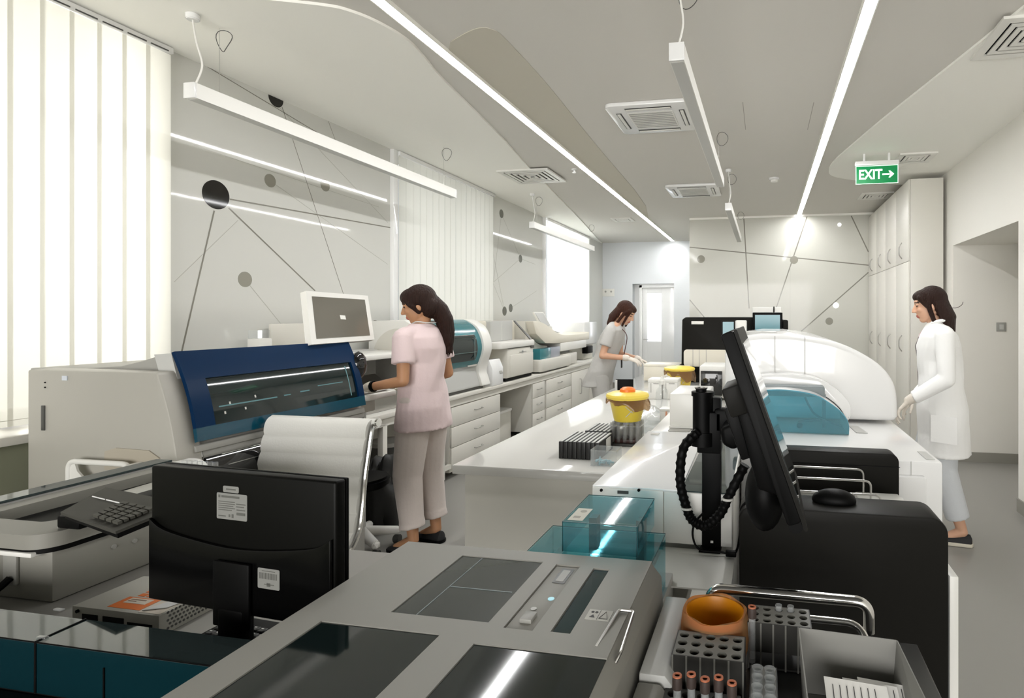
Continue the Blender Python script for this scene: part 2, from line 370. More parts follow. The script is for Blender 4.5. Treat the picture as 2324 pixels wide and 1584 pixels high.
mural2 = thing('wall_mural', (XL, 7.2, 1.4), 'printed dots and fan of thin lines on the glass wall between the two far windows', 'mural')
for px, py, r, m in [(1138, 485, .055, DOT3), (1181, 587, .055, DOT3), (1145, 706, .06, DOT3), (1159, 699, .055, DOT3)]:
    gg, mm = dotL(px, py, r, m); mk('printed_dot', gg, mm, mural2)
for p, q in [((1145, 706), (1116, 560)), ((1159, 699), (1218, 660)), ((1145, 706), (1118, 640)), ((1138, 485), (1120, 640)), ((1181, 587), (1120, 640)), ((1138, 485), (1181, 587)), ((1181, 587), (1215, 600))]: lineL(p, q, .006, LINEL, mural2)
mural3 = thing('wall_mural', (.3, YF, 1.4), 'printed grey dots joined by thin lines on the far end glass wall', 'mural')
for px, py, r in [(1591, 588, .06), (1802, 590, .06), (1882, 729, .055)]:
    c = ay(px, py, YF); mk('printed_dot', G().cyl((c.x, YF, c.z), (c.x, YF - .0015, c.z), r, seg=32), DOT2, mural3)
def lineF(p, q, wd=.016):
    a, b = ay(*p, YF), ay(*q, YF); d = (b - a).normalized(); n = Vector((-d.z, 0, d.x)) * wd / 2; e = Vector((0, -.0008, 0))
    mk('printed_line', G().slab(a + n + e, b + n + e, b - n + e, a - n + e, .0006), LINE, mural3)
for p, q in [((1565, 561), (1973, 602)), ((1688, 493), (1700, 700)), ((1832, 490), (1762, 698)), ((1932, 490), (1971, 572)), ((1971, 618), (1815, 755)), ((1565, 680), (1600, 722))]: lineF(p, q)
for x in (ay(1793, 600, YF).x,): mk('panel_joint', G().box(x, x + .003, YF - .001, YF - .0005, 0, ZC - .02), LINEL, mural3)
struct('trim_7', G().box(-1.157, XR, YF - .02, YF, ZC - .03, ZC - .0005), CEILW)
for i, (px, py, r) in enumerate([(1905, 510, .026), (1897, 693, .04)]):
    c = ay(px, py, YF); mk('wall_spot_light', G().lathe((c.x, YF - .02, c.z), [(r * .2, 0)], 4, closed=True) if 0 else G().cyl((c.x, YF - .012, c.z), (c.x, YF, c.z), r, seg=24, b=.003), mat('spot_glow', (1, 1, 1), .4, emis=1.6), label=['small round white light high on the far wall', 'larger round white light above the grey dot on the far wall'][i], cat='light', loc=(c.x, YF, c.z))
# door at the end of the alcove
d1 = struct('door_1', G().box(-2.50, -2.40, YA + .10, YA + .15, .01, 2.06, .003).box(-2.10, dx1 + .0, YA + .10, YA + .15, .01, 2.06, .003).box(-2.40, -2.10, YA + .10, YA + .15, .01, .95).box(-2.40, -2.10, YA + .10, YA + .15, 1.95, 2.06), BRIGHT)
mk('door_frame', G().box(-2.56, -2.50, YA + .06, YA + .2, 0, 2.12, .004).box(-2.56, dx1, YA + .06, YA + .2, 2.06, 2.14, .004).box(dx0, -2.56, YA + .19, YA + .22, 0, 2.14), BRIGHT, d1)
mk('door_pane', G().box(-2.40, -2.10, YA + .12, YA + .13, .95, 1.95), blind_mat('frosted_glass', (.95, .97, 1), .8), d1)
mk('door_handle', G().tube(fillet([(-2.47, YA + .1, 1.0), (-2.47, YA + .05, 1.0), (-2.36, YA + .05, 1.0)], .02), .009), STEEL, d1)
area('daylight_beyond_door', (-2.2, YA + 1.2, 1.6), (-R90, 0, 0), 1.0, 1.8, 60, (.95, .97, 1))
# ------------------------------------------------------------------ linear lights
for X, y0, y1, lab in [(-1.816, 2.0, 11.12, 'long recessed white light strip running down the ceiling, left of the air conditioners'), (.501, 2.1, 8.66, 'long recessed white light strip leading to the far wall above the dome analyser')]:
    t = thing('light_strip', (X, (y0 + y1) / 2, ZC - .03), lab, 'light', 'recessed ceiling light strips')
    mk('diffuser', G().box(X - .029, X + .029, y0, y1, ZC - .020, ZC - .012), GLOW, t)
    mk('housing', G().box(X - .037, X - .030, y0, y1, ZC - .022, ZC - .001).box(X + .030, X + .037, y0, y1, ZC - .022, ZC - .001), CEILW, t)
def pendant(X, y0, y1, label):
    z0, z1 = 2.56, 2.635
    t = thing('pendant_light', (X, (y0 + y1) / 2, z0), label, 'light', 'hanging linear lamps')
    mk('lamp_body', G().prism([(X - .032, z0), (X + .032, z0), (X + .032, z1), (X - .032, z1)], 'y', y0 + .012, y1 - .012), WHITE, t)
    for yy in (y0, y1 - .012): mk('end_cap', G().box(X - .033, X + .033, yy, yy + .012, z0 - .001, z1 + .001, .002), BRIGHT, t)
    mk('diffuser', G().box(X - .027, X + .027, y0 + .02, y1 - .02, z0 - .002, z0 + .001), LGREY, t)
    mk('ceiling_cup', G().cyl((X, y0 + .02, ZC - .045), (X, y0 + .02, ZC - .014), .03, seg=24, b=.004), BRIGHT, t)
    mk('power_cord', G().tube(smooth([(X, y0 + .02, ZC - .04), (X + .01, y0 + .03, 2.85), (X + .022, y0 + .05, 2.74), (X + .004, y0 + .03, z1)], 6), .0045, 8), WHITE, t)
    for yy in (y0 + .16, y1 - .16):
        mk('suspension_wire', G().tube([(X, yy, ZC - .014), (X, yy, z1)], .0012, 6), STEEL, t)
        c = [Vector((X + .03 + .045 * math.cos(a) , yy + .012 * math.sin(2 * a), ZC - .085 + .055 * math.sin(a))) for a in [k * math.pi / 10 for k in range(20)]]
        mk('coiled_wire', G().tube(c, .002, 6, closed=True), DGREY, t)
pendant(-2.82, 2.32, 4.74, 'long hanging white lamp nearest on the left, in front of the glass wall')
pendant(-2.82, 6.5, 9.0, 'farther hanging white lamp along the window wall')
pendant(-.37, 2.36, 4.75, 'long hanging white lamp near the middle of the ceiling beside the air conditioner')
pendant(-.37, 5.80, 8.3, 'distant hanging white lamp near the far end wall')
# ------------------------------------------------------------------ air conditioners, vents, detectors
def cassette(x, y, label):
    t = thing('ceiling_air_conditioner', (x, y, ZC - .03), label, 'air conditioner', 'square ceiling air conditioners')
    h = .31
    mk('panel_frame', G().prism(rr(x - h, x + h, y - h, y + h, .05), 'z', ZC - .03, ZC - .001, .006), BRIGHT, t)
    mk('intake_grille', G().box(x - .17, x + .17, y - .17, y + .17, ZC - .034, ZC - .03).box(x - .17, x + .17, y - .17, y + .17, ZC - .036, ZC - .033), WHITE, t)
    for k in range(9): mk('grille_slot', G().box(x - .16, x + .16, y - .155 + k * .036, y - .14 + k * .036, ZC - .0372, ZC - .0355), GREYP, t)
    for sx, sy in ((1, 0), (-1, 0), (0, 1), (0, -1)):
        a, b = (.02, .17) if sx else (.17, .02)
        cx_, cy_ = x + sx * .235, y + sy * .235
        mk('air_outlet', G().box(cx_ - a, cx_ + a, cy_ - b, cy_ + b, ZC - .032, ZC - .0295), DGREY, t)
        a2, b2 = (.012, .165) if sx else (.165, .012)
        mk('louvre_flap', G().box(cx_ - a2, cx_ + a2, cy_ - b2, cy_ + b2, ZC - .038, ZC - .034, .002, M=None), WHITE, t)
cassette(-.83, 4.2, 'square ceiling air conditioner nearest the camera, beside the hanging lamp')
cassette(-.84, 6.73, 'smaller looking square ceiling air conditioner farther down the room')
def vent(x, y, h, label, n=4, z=ZC - .015):
    t = thing('ceiling_vent', (x, y, z - .02), label, 'vent', 'square ceiling diffusers')
    def ring(r0, r1, za, zb): return G().loft([[(x + sx * r, y + sy * r, zz) for sx, sy in ((1, 1), (-1, 1), (-1, -1), (1, -1))] for r, zz in ((r0, za), (r1, zb), (r1 - .012, zb), (r0 - .012, za))])
    mk('frame', G().box(x - h, x + h, y - h, y - h + .05, z - .015, z).box(x - h, x + h, y + h - .05, y + h, z - .015, z).box(x - h, x - h + .05, y - h + .05, y + h - .05, z - .015, z).box(x + h - .05, x + h, y - h + .05, y + h - .05, z - .015, z), WHITE, t)
    mk('duct_opening', G().box(x - h + .05, x + h - .05, y - h + .05, y + h - .05, z - .004, z - .001), BLACK, t)
    for k in range(n):
        r = (h - .065) * (1 - k / n)
        gg = G()
        for a, b, c, d in ((x - r, x + r, y - r, y - r + .028), (x - r, x + r, y + r - .028, y + r), (x - r, x - r + .028, y - r + .028, y + r - .028), (x + r - .028, x + r, y - r + .028, y + r - .028)): gg.box(a, b, c, d, z - .016, z - .008)
        mk('louvre_ring', gg, WHITE, t)
vent(-2.46, 5.70, .28, 'square white ceiling vent above the teal analyser on the window side')
vent(1.42, 3.34, .235, 'square ceiling vent at the upper corner on the corridor side, nearest of its row', 4)
vent(1.40, 5.70, .165, 'square ceiling vent just above the green exit sign', 3)
vent(1.37, 7.48, .19, 'square ceiling vent past the exit sign beside the tall cupboard', 3, ZC)
vent(-2.2, 8.6, .16, 'faint ceiling vent near the alcove beside the light strip', 3, ZC)
c = az(1757, 404, ZC); t = thing('smoke_detector', (c.x, c.y, ZC - .05), 'round white smoke detector on the ceiling between hanging lamp and light strip', 'smoke detector')
mk('detector_base', G().lathe((c.x, c.y, ZC), [(.06, -.001), (.058, -.018), (.045, -.022), (.001, -.022)]), BRIGHT, t); mk('sensor_cap', G().lathe((c.x, c.y, ZC), [(.038, -.022), (.034, -.045), (.001, -.048)]), WHITE, t)
c = az(1303, 383, ZC)
mk('sprinkler_head', G().lathe((c.x, c.y, ZC), [(.028, 0), (.028, -.01), (.01, -.014), (.01, -.035), (.02, -.037), (.02, -.04), (.001, -.04)]), BRIGHT, label='tiny white round sprinkler beside the left light strip', cat='sprinkler', loc=(c.x, c.y, ZC - .04))
for i, px in enumerate((1688, 1840)):
    c = az(px, 260, ZC); struct('trim_%d' % (8 + i), G().box(c.x, c.x + .004, c.y - .25, c.y + .35, ZC - .001, ZC), mat('ceiling_joint', (.3, .29, .26), .8))
# exit sign
Y = 5.5; t = thing('exit_sign', (1.02, Y, 2.70), 'green lit EXIT sign with white arrow hanging from the ceiling', 'sign')
mk('sign_plate', G().box(.835, 1.21, Y, Y + .012, 2.703, 2.872, .002), GREEN, t)
mk('housing', G().box(.83, 1.215, Y - .012, Y + .03, 2.874, 2.915, .005), BRIGHT, t)
mk('bracket', G().box(1.12, 1.14, Y, Y + .012, 2.915, ZC - .015).box(.9, .92, Y, Y + .012, 2.915, ZC - .015), BRIGHT, t)
mk('sign_border', G().box(.835, 1.21, Y - .001, Y, 2.703, 2.708).box(.835, 1.21, Y - .001, Y, 2.867, 2.872).box(.835, .84, Y - .001, Y, 2.703, 2.872).box(1.205, 1.21, Y - .001, Y, 2.703, 2.872), EXITW, t)
text('lettering', 'EXIT', .125, EXITW, t, Matrix.Translation((.965, Y - .002, 2.787)) @ Matrix.Rotation(R90, 4, 'X') @ Matrix.Diagonal((.82, 1, 1, 1)), .001, .003)
mk('arrow', G().box(1.07, 1.135, Y - .003, Y - .001, 2.781, 2.795).prism([(1.125, 2.82), (1.14, 2.82), (1.175, 2.788), (1.14, 2.756), (1.125, 2.756), (1.142, 2.788)], 'y', Y - .003, Y - .001), EXITW, t)
# tall cupboards on the right
t = thing('tall_cupboard', (1.7, 7.5, 0), 'row of full-height white cupboards with bow handles against the right wall', 'cupboard')
cx0, cy0, cy1, cz = 1.50, 6.35, 8.69, 2.93
mk('carcass', G().box(cx0 + .02, XR - .035, cy0, cy1, .0, cz, .002), CAB, t)
nd = 4; dy = (cy1 - cy0) / nd
for k in range(nd):
    a, b = cy0 + k * dy + .002, cy0 + (k + 1) * dy - .002
    for z0, z1, hz in ((.08, 2.055, 1.17), (2.06, 2.925, 2.2)):
        d = mk('cupboard_door', G().box(cx0, cx0 + .019, a, b, z0, z1, .002), CAB, t)
        hy = b - .08 if k % 2 == 0 else a + .08
        hy = (a + b) / 2
        mk('handle', G().tube(smooth([(cx0, hy, hz - .09), (cx0 - .028, hy, hz - .05), (cx0 - .032, hy, hz), (cx0 - .028, hy, hz + .05), (cx0, hy, hz + .09)], 5), .006, 8), STEEL, d)
c = ay(2272, 742, oy1)
t = thing('light_switch', (c.x, oy1 - .01, c.z), 'square grey light switch on the wall of the doorway recess', 'switch')
mk('switch_plate', G().box(c.x - .045, c.x + .045, oy1 - .01, oy1, c.z - .045, c.z + .045, .003), GREYP, t); mk('rocker', G().box(c.x - .02, c.x + .02, oy1 - .014, oy1 - .01, c.z - .025, c.z + .025, .002), LGREY, t)
c = ay(1381, 664, YA); t = thing('wall_socket', (c.x, YA - .01, c.z), 'white double socket on the alcove wall beside the door', 'socket')
mk('socket_plate', G().box(c.x - .13, c.x + .13, YA - .012, YA, c.z - .08, c.z + .08, .004), WHITE, t)
for k in (-1, 1): mk('socket_hole', G().cyl((c.x + k * .06, YA - .014, c.z + .02), (c.x + k * .06, YA - .012, c.z + .02), .02), GREYP, t)
# ================================================================== WINDOW SIDE COUNTER
XC = -2.77
t = thing('laboratory_counter', (-3.0, 6.2, 0), 'long white counter top on legs along the window wall', 'counter')
mk('worktop', G().box(XL + .01, XC + .02, 3.0, 9.6, .715, .75, .004), CAB, t)
mk('apron', G().box(XC - .02, XC, 3.02, 9.58, .655, .713), CAB, t)
for y in (3.70, 4.47): 
    mk('leg', G().box(XC - .045, XC, y, y + .05, .03, .655, .003), CAB, t); mk('foot', G().cyl((XC - .022, y + .025, 0), (XC - .022, y + .025, .03), .018), BLACK, t)
mk('rear_panel', G().box(XL + .02, XL + .04, 3.02, 9.58, .1, .71), CAB, t)
mk('bottom_rail', G().box(XC - .04, XC - .005, 4.52, 5.55, .10, .14), CAB, t)
def drawers(y0, y1, zs, label, grp='white drawer units under the counter'):
    u = thing('drawer_unit', (-3.0, (y0 + y1) / 2, 0), label, 'drawers', grp)
    mk('carcass', G().box(XL + .06, XC - .02, y0, y1, .06, .654, .002), CAB, u)
    for a, b in zs:
        d = mk('drawer', G().box(XC - .019, XC, y0 + .004, y1 - .004, a, b, .002), CAB, u)
        w_ = min(.07, (y1 - y0) * .25); ym, zm = (y0 + y1) / 2, (a + b) / 2 + .01
        mk('handle', G().tube(fillet([(XC, ym - w_, zm), (XC + .025, ym - w_, zm), (XC + .025, ym + w_, zm), (XC, ym + w_, zm)], .008, 3), .005, 8), STEEL, d)
    return u
z3 = [(.47, .645), (.285, .465), (.10, .28)]
drawers(4.62, 5.57, z3, 'widest three-drawer white unit beside the counter leg, nearest to the woman in pink')
drawers(6.42, 6.80, z3, 'narrow three-drawer white unit beyond the open knee space')
drawers(6.85, 7.80, z3, 'three-drawer white unit between the narrow unit and the small cupboard')
u = thing('base_cupboard', (-3.0, 8.3, 0), 'small white base cupboard with a vertical handle at the far part of the counter', 'cupboard')
mk('carcass', G().box(XL + .06, XC - .02, 7.83, 9.5, .06, .654, .002), CAB, u)
for y0, y1 in ((7.83, 8.66), (8.67, 9.5)):
    d = mk('cupboard_door', G().box(XC - .019, XC, y0 + .004, y1 - .004, .1, .645, .002), CAB, u)
    mk('handle', G().tube(fillet([(XC, y0 + .35, .3), (XC + .03, y0 + .35, .3), (XC + .03, y0 + .35, .52), (XC, y0 + .35, .52)], .01, 3), .007, 8), STEEL, d)
t = thing('storage_box', (-3.08, 5.95, 0), 'pale box standing on the floor in the knee space under the counter', 'box')
mk('box_body', G().box(-3.2, -2.95, 5.75, 6.2, .0, .36, .005), OFFW, t); mk('box_lid', G().box(-3.21, -2.94, 5.74, 6.21, .36, .39, .004), WHITE, t)
t = thing('storage_box', (-3.0, 3.4, 0), 'white box on the floor under the counter beside the chair', 'box')
mk('box_body', G().box(-3.2, -2.85, 3.2, 3.62, 0, .42, .005), OFFW, t); mk('box_lid', G().box(-3.21, -2.84, 3.19, 3.63, .42, .45, .004), WHITE, t)
t = thing('storage_drum', (-3.0, 4.1, 0), 'dark grey bin on the floor under the counter between the two legs', 'bin')
mk('bin_body', G().lathe((-3.02, 4.1, 0), [(.13, 0), (.15, .42), (.155, .43), (.145, .43)]), DGREY, t); mk('bin_lid', G().lathe((-3.02, 4.1, .43), [(.157, 0), (.15, .03), (.01, .04)]), GREYP, t)
# --- open sample hood behind the woman in pink
t = thing('sample_hood', (-3.05, 3.7, .75), 'open white and grey bench hood with thick top bar, left of the woman in pink', 'laboratory device')
mk('back_shell', G().box(-3.28, -3.15, 3.22, 4.15, .752, 1.20, .01), LGREY, t)
mk('top_bar', G().box(-3.2, -2.80, 3.2, 4.16, 1.15, 1.19, .01), WHITE, t)
mk('side_wall', G().box(-3.2, -2.86, 4.12, 4.155, .752, 1.15, .004), LGREY, t)
mk('curved_bed', G().prism(smooth([(-3.15, 1.0), (-3.05, .93), (-2.95, .90), (-2.85, .895)], 4) + [(-2.85, .752), (-3.15, .752)], 'y', 3.25, 4.11), STEEL, t)
mk('rear_panel', G().box(-3.3, -3.28, 3.25, 3.75, 1.2, 1.42, .004), OFFW, t)
t = thing('round_tray_device', (-2.62, 3.02, .75), 'white device with a round-edged tray under the gloved hand of the woman in pink', 'laboratory device')
mk('tray', G().prism(rr(-2.86, -2.36, 2.92, 3.34, .09), 'z', .955, .99, .008), WHITE, t)
mk('base_block', G().box(-2.82, -2.55, 2.96, 3.25, .752, .955, .01), LGREY, t)
mk('foot_plate', G().box(-2.84, -2.45, 2.93, 3.3, .7515, .765, .005), WHITE, t)
mk('arm_bracket', G().box(-2.6, -2.45, 2.99, 3.2, .87, .955, .006), OFFW, t)
mk('power_cable', G().tube(smooth([(-2.52, 3.0, .86), (-2.42, 2.98, .87), (-2.36, 2.97, .80), (-2.40, 2.95, .70), (-2.55, 2.93, .62), (-2.7, 2.93, .55)], 6), .006, 8), BLACK, t)
for k in range(3): mk('paper_sheet', G().prism(rr(-2.80 + .02 * k, -2.42 + .01 * k, 2.95 + .01 * k, 3.28, .02), 'z', .991 + k * .004, .9945 + k * .004), PAPER, label=['bottom', 'middle', 'top'][k] + ' crumpled sheet of the white pile under the gloved hand', cat='paper', group='sheets on the round tray')
# --- big teal analyser (rounded window)
t = thing('teal_window_analyser', (-3.0, 4.8, .75), 'white bench analyser with rounded teal front window behind the woman in pink', 'analyser')
def arc(cx, cz, r, a0, a1, n): return [(cx + r * math.cos(math.radians(a0 + (a1 - a0) * k / n)), cz + r * math.sin(math.radians(a0 + (a1 - a0) * k / n))) for k in range(n + 1)]
prof = [(-3.25, .78), (-3.25, 1.42)] + [(-3.02, 1.43)] + smooth([(-2.95, 1.43), (-2.84, 1.36), (-2.78, 1.25), (-2.765, 1.14), (-2.80, 1.03)], 4) + [(-2.83, .97), (-2.78, .80), (-2.78, .78)]
mk('housing', G().prism(prof, 'y', 4.30, 5.15, .006), LGREY, t)
cap = [(-3.26, .78), (-3.26, 1.43)] + [(-3.0, 1.44)] + smooth([(-2.93, 1.44), (-2.81, 1.37), (-2.75, 1.26), (-2.735, 1.14), (-2.77, 1.02), (-2.79, .92), (-2.77, .85), (-2.75, .78)], 4)
mk('end_cover', G().prism(cap, 'y', 5.15, 5.32, .01), WHITE, t)
mk('end_cover', G().prism(cap, 'y', 4.17, 4.30, .01), WHITE, t)
mk('side_disc', G().cyl((-2.98, 4.165, 1.14), (-2.98, 4.172, 1.14), .23, seg=40), OFFW, t)
tp = smooth([(-2.99, 1.437), (-2.94, 1.433), (-2.835, 1.365), (-2.773, 1.25), (-2.758, 1.14), (-2.793, 1.025), (-2.815, .985)], 4)
mk('teal_hood', G().prism(tp + [(x - .02, z - .004) for x, z in tp[::-1]], 'y', 4.30, 5.15), TEALS, t)
wp = smooth([(-2.822, 1.34), (-2.768, 1.25), (-2.753, 1.14), (-2.779, 1.045)], 4)
mk('dark_window', G().prism(wp + [(x - .012, z) for x, z in wp[::-1]], 'y', 4.36, 5.06), DGLASS, t)
mk('inner_rail', G().box(-2.752, -2.748, 4.40, 5.03, 1.125, 1.130).box(-2.76, -2.752, 5.0, 5.012, 1.05, 1.27), mat('inner_rail_metal', (.3, .4, .42), .3, 1), t)  # thin blue-grey metal strips set along the dark window
mk('foot_strip', G().box(-3.25, -2.80, 4.25, 5.25, .752, .78), DGREY, t)
mk('type_label', G().box(-2.80, -2.795, 4.95, 5.12, .985, 1.0), LABEL, t)
# --- tall white analyser
t = thing('white_bench_analyser', (-3.0, 5.9, .75), 'tall boxy white bench analyser right of the rounded teal analyser', 'analyser')
mk('tower', G().box(-3.25, -3.0, 5.36, 6.42, .78, 1.42, .02), CREAM, t)
mk('front_cabinet', G().box(-3.0, -2.76, 5.72, 6.42, .79, 1.12, .02), OFFW, t)
mk('top_tray', G().prism(rr(-3.02, -2.745, 5.52, 6.44, .04), 'z', 1.12, 1.19, .01), WHITE, t)
mk('upper_module', G().box(-3.12, -2.95, 5.70, 6.25, 1.19, 1.42, .01), LGREY, t)
mk('module_seam', G().box(-2.951, -2.948, 5.96, 5.968, 1.2, 1.41), WHITE, t)
mk('dark_seam', G().box(-2.762, -2.756, 5.73, 6.41, 1.112, 1.118), DGREY, t)
mk('side_hinge', G().box(-2.79, -2.75, 6.33, 6.42, 1.09, 1.14, .004), DGREY, t)
mk('front_panel', G().box(-2.765, -2.755, 5.78, 6.40, .80, 1.04, .004), OFFW, t)
mk('door_mark', G().box(-2.757, -2.754, 6.02, 6.2, 1.058, 1.066).box(-2.757, -2.754, 6.08, 6.12, 1.045, 1.08), LGREY, t)
mk('foot_strip', G().box(-3.2, -2.80, 5.75, 6.45, .752, .79), BLACK, t)
mk('slanted_guard', G().slab((-2.95, 6.28, 1.42), (-2.95, 6.32, 1.42), (-2.78, 6.43, 1.19), (-2.78, 6.38, 1.19), .01), DGREY, t)
# --- small barcode/printer unit at the front
t = thing('handheld_dock', (-2.72, 5.48, .75), 'small upright white device with a dark slanted slot on the counter edge', 'laboratory device')
mk('casing', G().prism([(-2.86, .75), (-2.86, 1.02), (-2.79, 1.02), (-2.752, .93), (-2.75, .75)], 'y', 5.36, 5.60, .008), BRIGHT, t)
mk('slanted_slot', G().slab((-2.79, 5.44, 1.01), (-2.79, 5.50, 1.01), (-2.748, 5.58, .87), (-2.748, 5.52, .87), -.004), GREYP, t)
mk('foot_strip', G().box(-2.86, -2.755, 5.37, 5.59, .751, .757), DGREY, t)
# --- swooping analyser with small screen
t = thing('swoop_top_analyser', (-3.0, 7.4, .75), 'cream bench analyser with a swooping top and small tilted screen near the far window', 'analyser')
sw = smooth([(6.50, 1.41), (6.75, 1.40), (7.05, 1.33), (7.35, 1.24), (7.7, 1.205), (8.4, 1.20), (8.75, 1.22)], 5)
mk('housing', G().prism(sw + [(8.75, 1.10), (7.3, 1.10), (6.9, 1.12), (6.6, 1.25)], 'x', -3.27, -2.80, .01), CREAM, t)
mk('rear_fin', G().prism(smooth([(6.50, 1.41), (6.6, 1.25), (6.9, 1.11), (7.2, 1.07)], 4) + [(7.3, .95), (6.5, .95)], 'x', -3.27, -2.9), OFFW, t)
mk('top_recess', G().prism([(6.95, 1.41), (7.2, 1.40), (7.9, 1.30), (8.5, 1.21), (7.6, 1.21), (7.25, 1.27)], 'x', -3.22, -3.2), GREYP, t)
mk('lower_drawer', G().box(-3.2, -2.80, 7.45, 8.6, .98, 1.10, .01), WHITE, t)
mk('base_tray', G().prism(rr(-3.25, -2.74, 6.62, 7.75, .06), 'z', .77, .92, .015), OFFW, t)
mk('tray_extension', G().box(-3.2, -2.82, 7.6, 8.2, .77, .93, .01), OFFW, t)
mk('teal_container', G().box(-3.0, -2.80, 6.72, 7.08, .92, 1.055, .004), TEALS, t)
mk('grey_container', G().box(-3.0, -2.80, 7.09, 7.42, .92, 1.055, .004), mat('blue_grey_plastic', (.33, .35, .40), .3), t)
mk('foot_strip', G().box(-3.2, -2.80, 6.7, 7.7, .751, .77), DGREY, t)
s_ = mk('small_screen', G().slab((-3.02, 7.02, 1.53), (-3.02, 7.36, 1.53), (-2.94, 7.46, 1.32), (-2.94, 7.12, 1.32), .02), WHITE, t)
mk('display', G().slab((-3.012, 7.06, 1.515), (-3.012, 7.33, 1.515), (-2.942, 7.41, 1.345), (-2.942, 7.14, 1.345), -.003), LGREY, s_)
mk('screen_foot', G().box(-3.05, -2.92, 7.05, 7.45, 1.27, 1.33, .01), OFFW, t)
t = thing('printer', (-3.0, 9.2, .75), 'bright white boxy device by the far window edge behind the far woman', 'laboratory device')
mk('casing', G().box(-3.28, -2.9, 8.8, 9.5, 1.0, 1.38, .02), BRIGHT, t); mk('support', G().box(-3.2, -2.95, 8.9, 9.4, .751, 1.0, .01), OFFW, t); mk('dark_socket', G().box(-2.95, -2.85, 8.82, 9.1, .86, .98, .01), BLACK, t)
mk('paper_sheet', G().prism([(-3.1, 8.35), (-2.8, 8.4), (-2.82, 8.8), (-3.1, 8.75)], 'z', .751, .754), PAPER, label='loose white paper on the counter beside the far woman', cat='paper')
# --- monitor on an arm facing the woman
t = thing('touch_monitor', (-2.5, 2.95, 1.30), 'white framed monitor with grey screen on an arm above the blue analyser', 'monitor')
tl, tr, br, bl = ad(694, 660, 3.0), ad(835, 671, 3.5), ad(850, 771, 3.42), ad(707, 782, 2.92)
mk('monitor_frame', G().slab(tl, tr, br, bl, .035), WHITE, t)
def quad_in(tl, tr, br, bl, mu, mv):
    f = lambda u, v: (tl * (1 - u) + tr * u) * (1 - v) + (bl * (1 - u) + br * u) * v
    return f(mu, mv), f(1 - mu, mv), f(1 - mu, 1 - mv), f(mu, 1 - mv)
q = quad_in(tl, tr, br, bl, .075, .10)
mk('display', G().slab(*q, -.002), SCREEN, t)
c = (tl + tr + br + bl) / 4
mk('support_arm', G().tube(fillet([c + Vector((-.05, 0, -.05)), (c.x - .12, c.y, 1.2), (-2.7, 2.9, 1.15), (-2.7, 2.9, .95)], .05), .02), LGREY, t)
mk('arm_base', G().box(-2.78, -2.62, 2.86, 2.92, .75, .98, .005), OFFW, t)
t = thing('task_lamp_box', (-3.0, 2.95, 1.2), 'little white device with a lit glass front standing behind the blue analyser', 'laboratory device')
c = ay(585, 768, 3.1)
mk('casing', G().box(c.x - .05, c.x + .05, c.y - .03, c.y + .06, .751, c.z - .0, .006), WHITE, t)
mk('glass_front', G().box(c.x - .045, c.x + .045, c.y - .03, c.y + .05, c.z, c.z + .055, .004), CLEAR, t)
mk('lamp_tube', G().box(c.x + .02, c.x + .034, c.y - .02, c.y, c.z + .003, c.z + .052, .002), mat('lamp_glow', (.95, .97, 1), .4, emis=1.5), t)
# ================================================================== BLUE WINDOW ANALYSER
t = thing('blue_window_analyser', (-2.6, 2.3, 0), 'large floor-standing analyser with deep blue hood and dark window on the left', 'analyser')
body = [(-3.15, .02), (-3.15, 1.245), (-2.85, 1.25), (-2.66, 1.262), (-2.55, 1.285), (-2.44, 1.315), (-2.375, 1.318), (-2.27, .97), (-2.24, .90), (-2.3, .80), (-2.24, .45), (-2.24, .02)]
mk('body_shell', G().prism(body, 'y', 1.905, 2.84, .006), GREYP, t)
dp = [(-2.99, .02), (-2.99, 1.25), (-2.345, 1.25)] + smooth([(-2.335, 1.245), (-2.29, 1.12), (-2.255, .98), (-2.235, .85), (-2.23, .7)], 4) + [(-2.23, .02)]
cab = mk('side_cabinet', G().prism(dp, 'y', 1.80, 1.90, .008), mat('satin_beige_white', (.40, .385, .345), .35), t)
sil = [(-2.37, 1.32)] + smooth([(-2.355, 1.32), (-2.30, 1.13), (-2.262, .965), (-2.245, .90)], 4) + [(-2.3, .90), (-2.44, 1.315)]
mk('side_frame', G().prism(sil, 'y', 1.868, 1.905), LGREY, t)
a, b = ay(95, 920, 1.8), ay(103, 977, 1.8)
mk('recessed_grip', G().box(a.x, b.x, 1.796, 1.81, b.z, a.z, .002), DGREY, cab)
for yy in (868, 879): c = ay(103, yy, 1.8); mk('screw_hole', G().cyl((c.x, 1.797, c.z), (c.x, 1.803, c.z), .003, seg=10), BLACK, cab)
c = ay(148, 858, 1.8); mk('type_label', G().box(c.x - .013, c.x + .013, 1.797, 1.80, c.z - .009, c.z + .009), mat('label_blue_white', (.62, .66, .72), .5), cab)
pts = [ay(x, yy, 1.8) for x, yy in [(265, 1016), (340, 1022), (365, 1040), (300, 1062), (240, 1066), (240, 1024)]]
mk('moulded_recess', G().prism([(p.x, p.z) for p in pts], 'y', 1.795, 1.801), mat('recess_brown_grey', (.42, .38, .31), .5), cab)
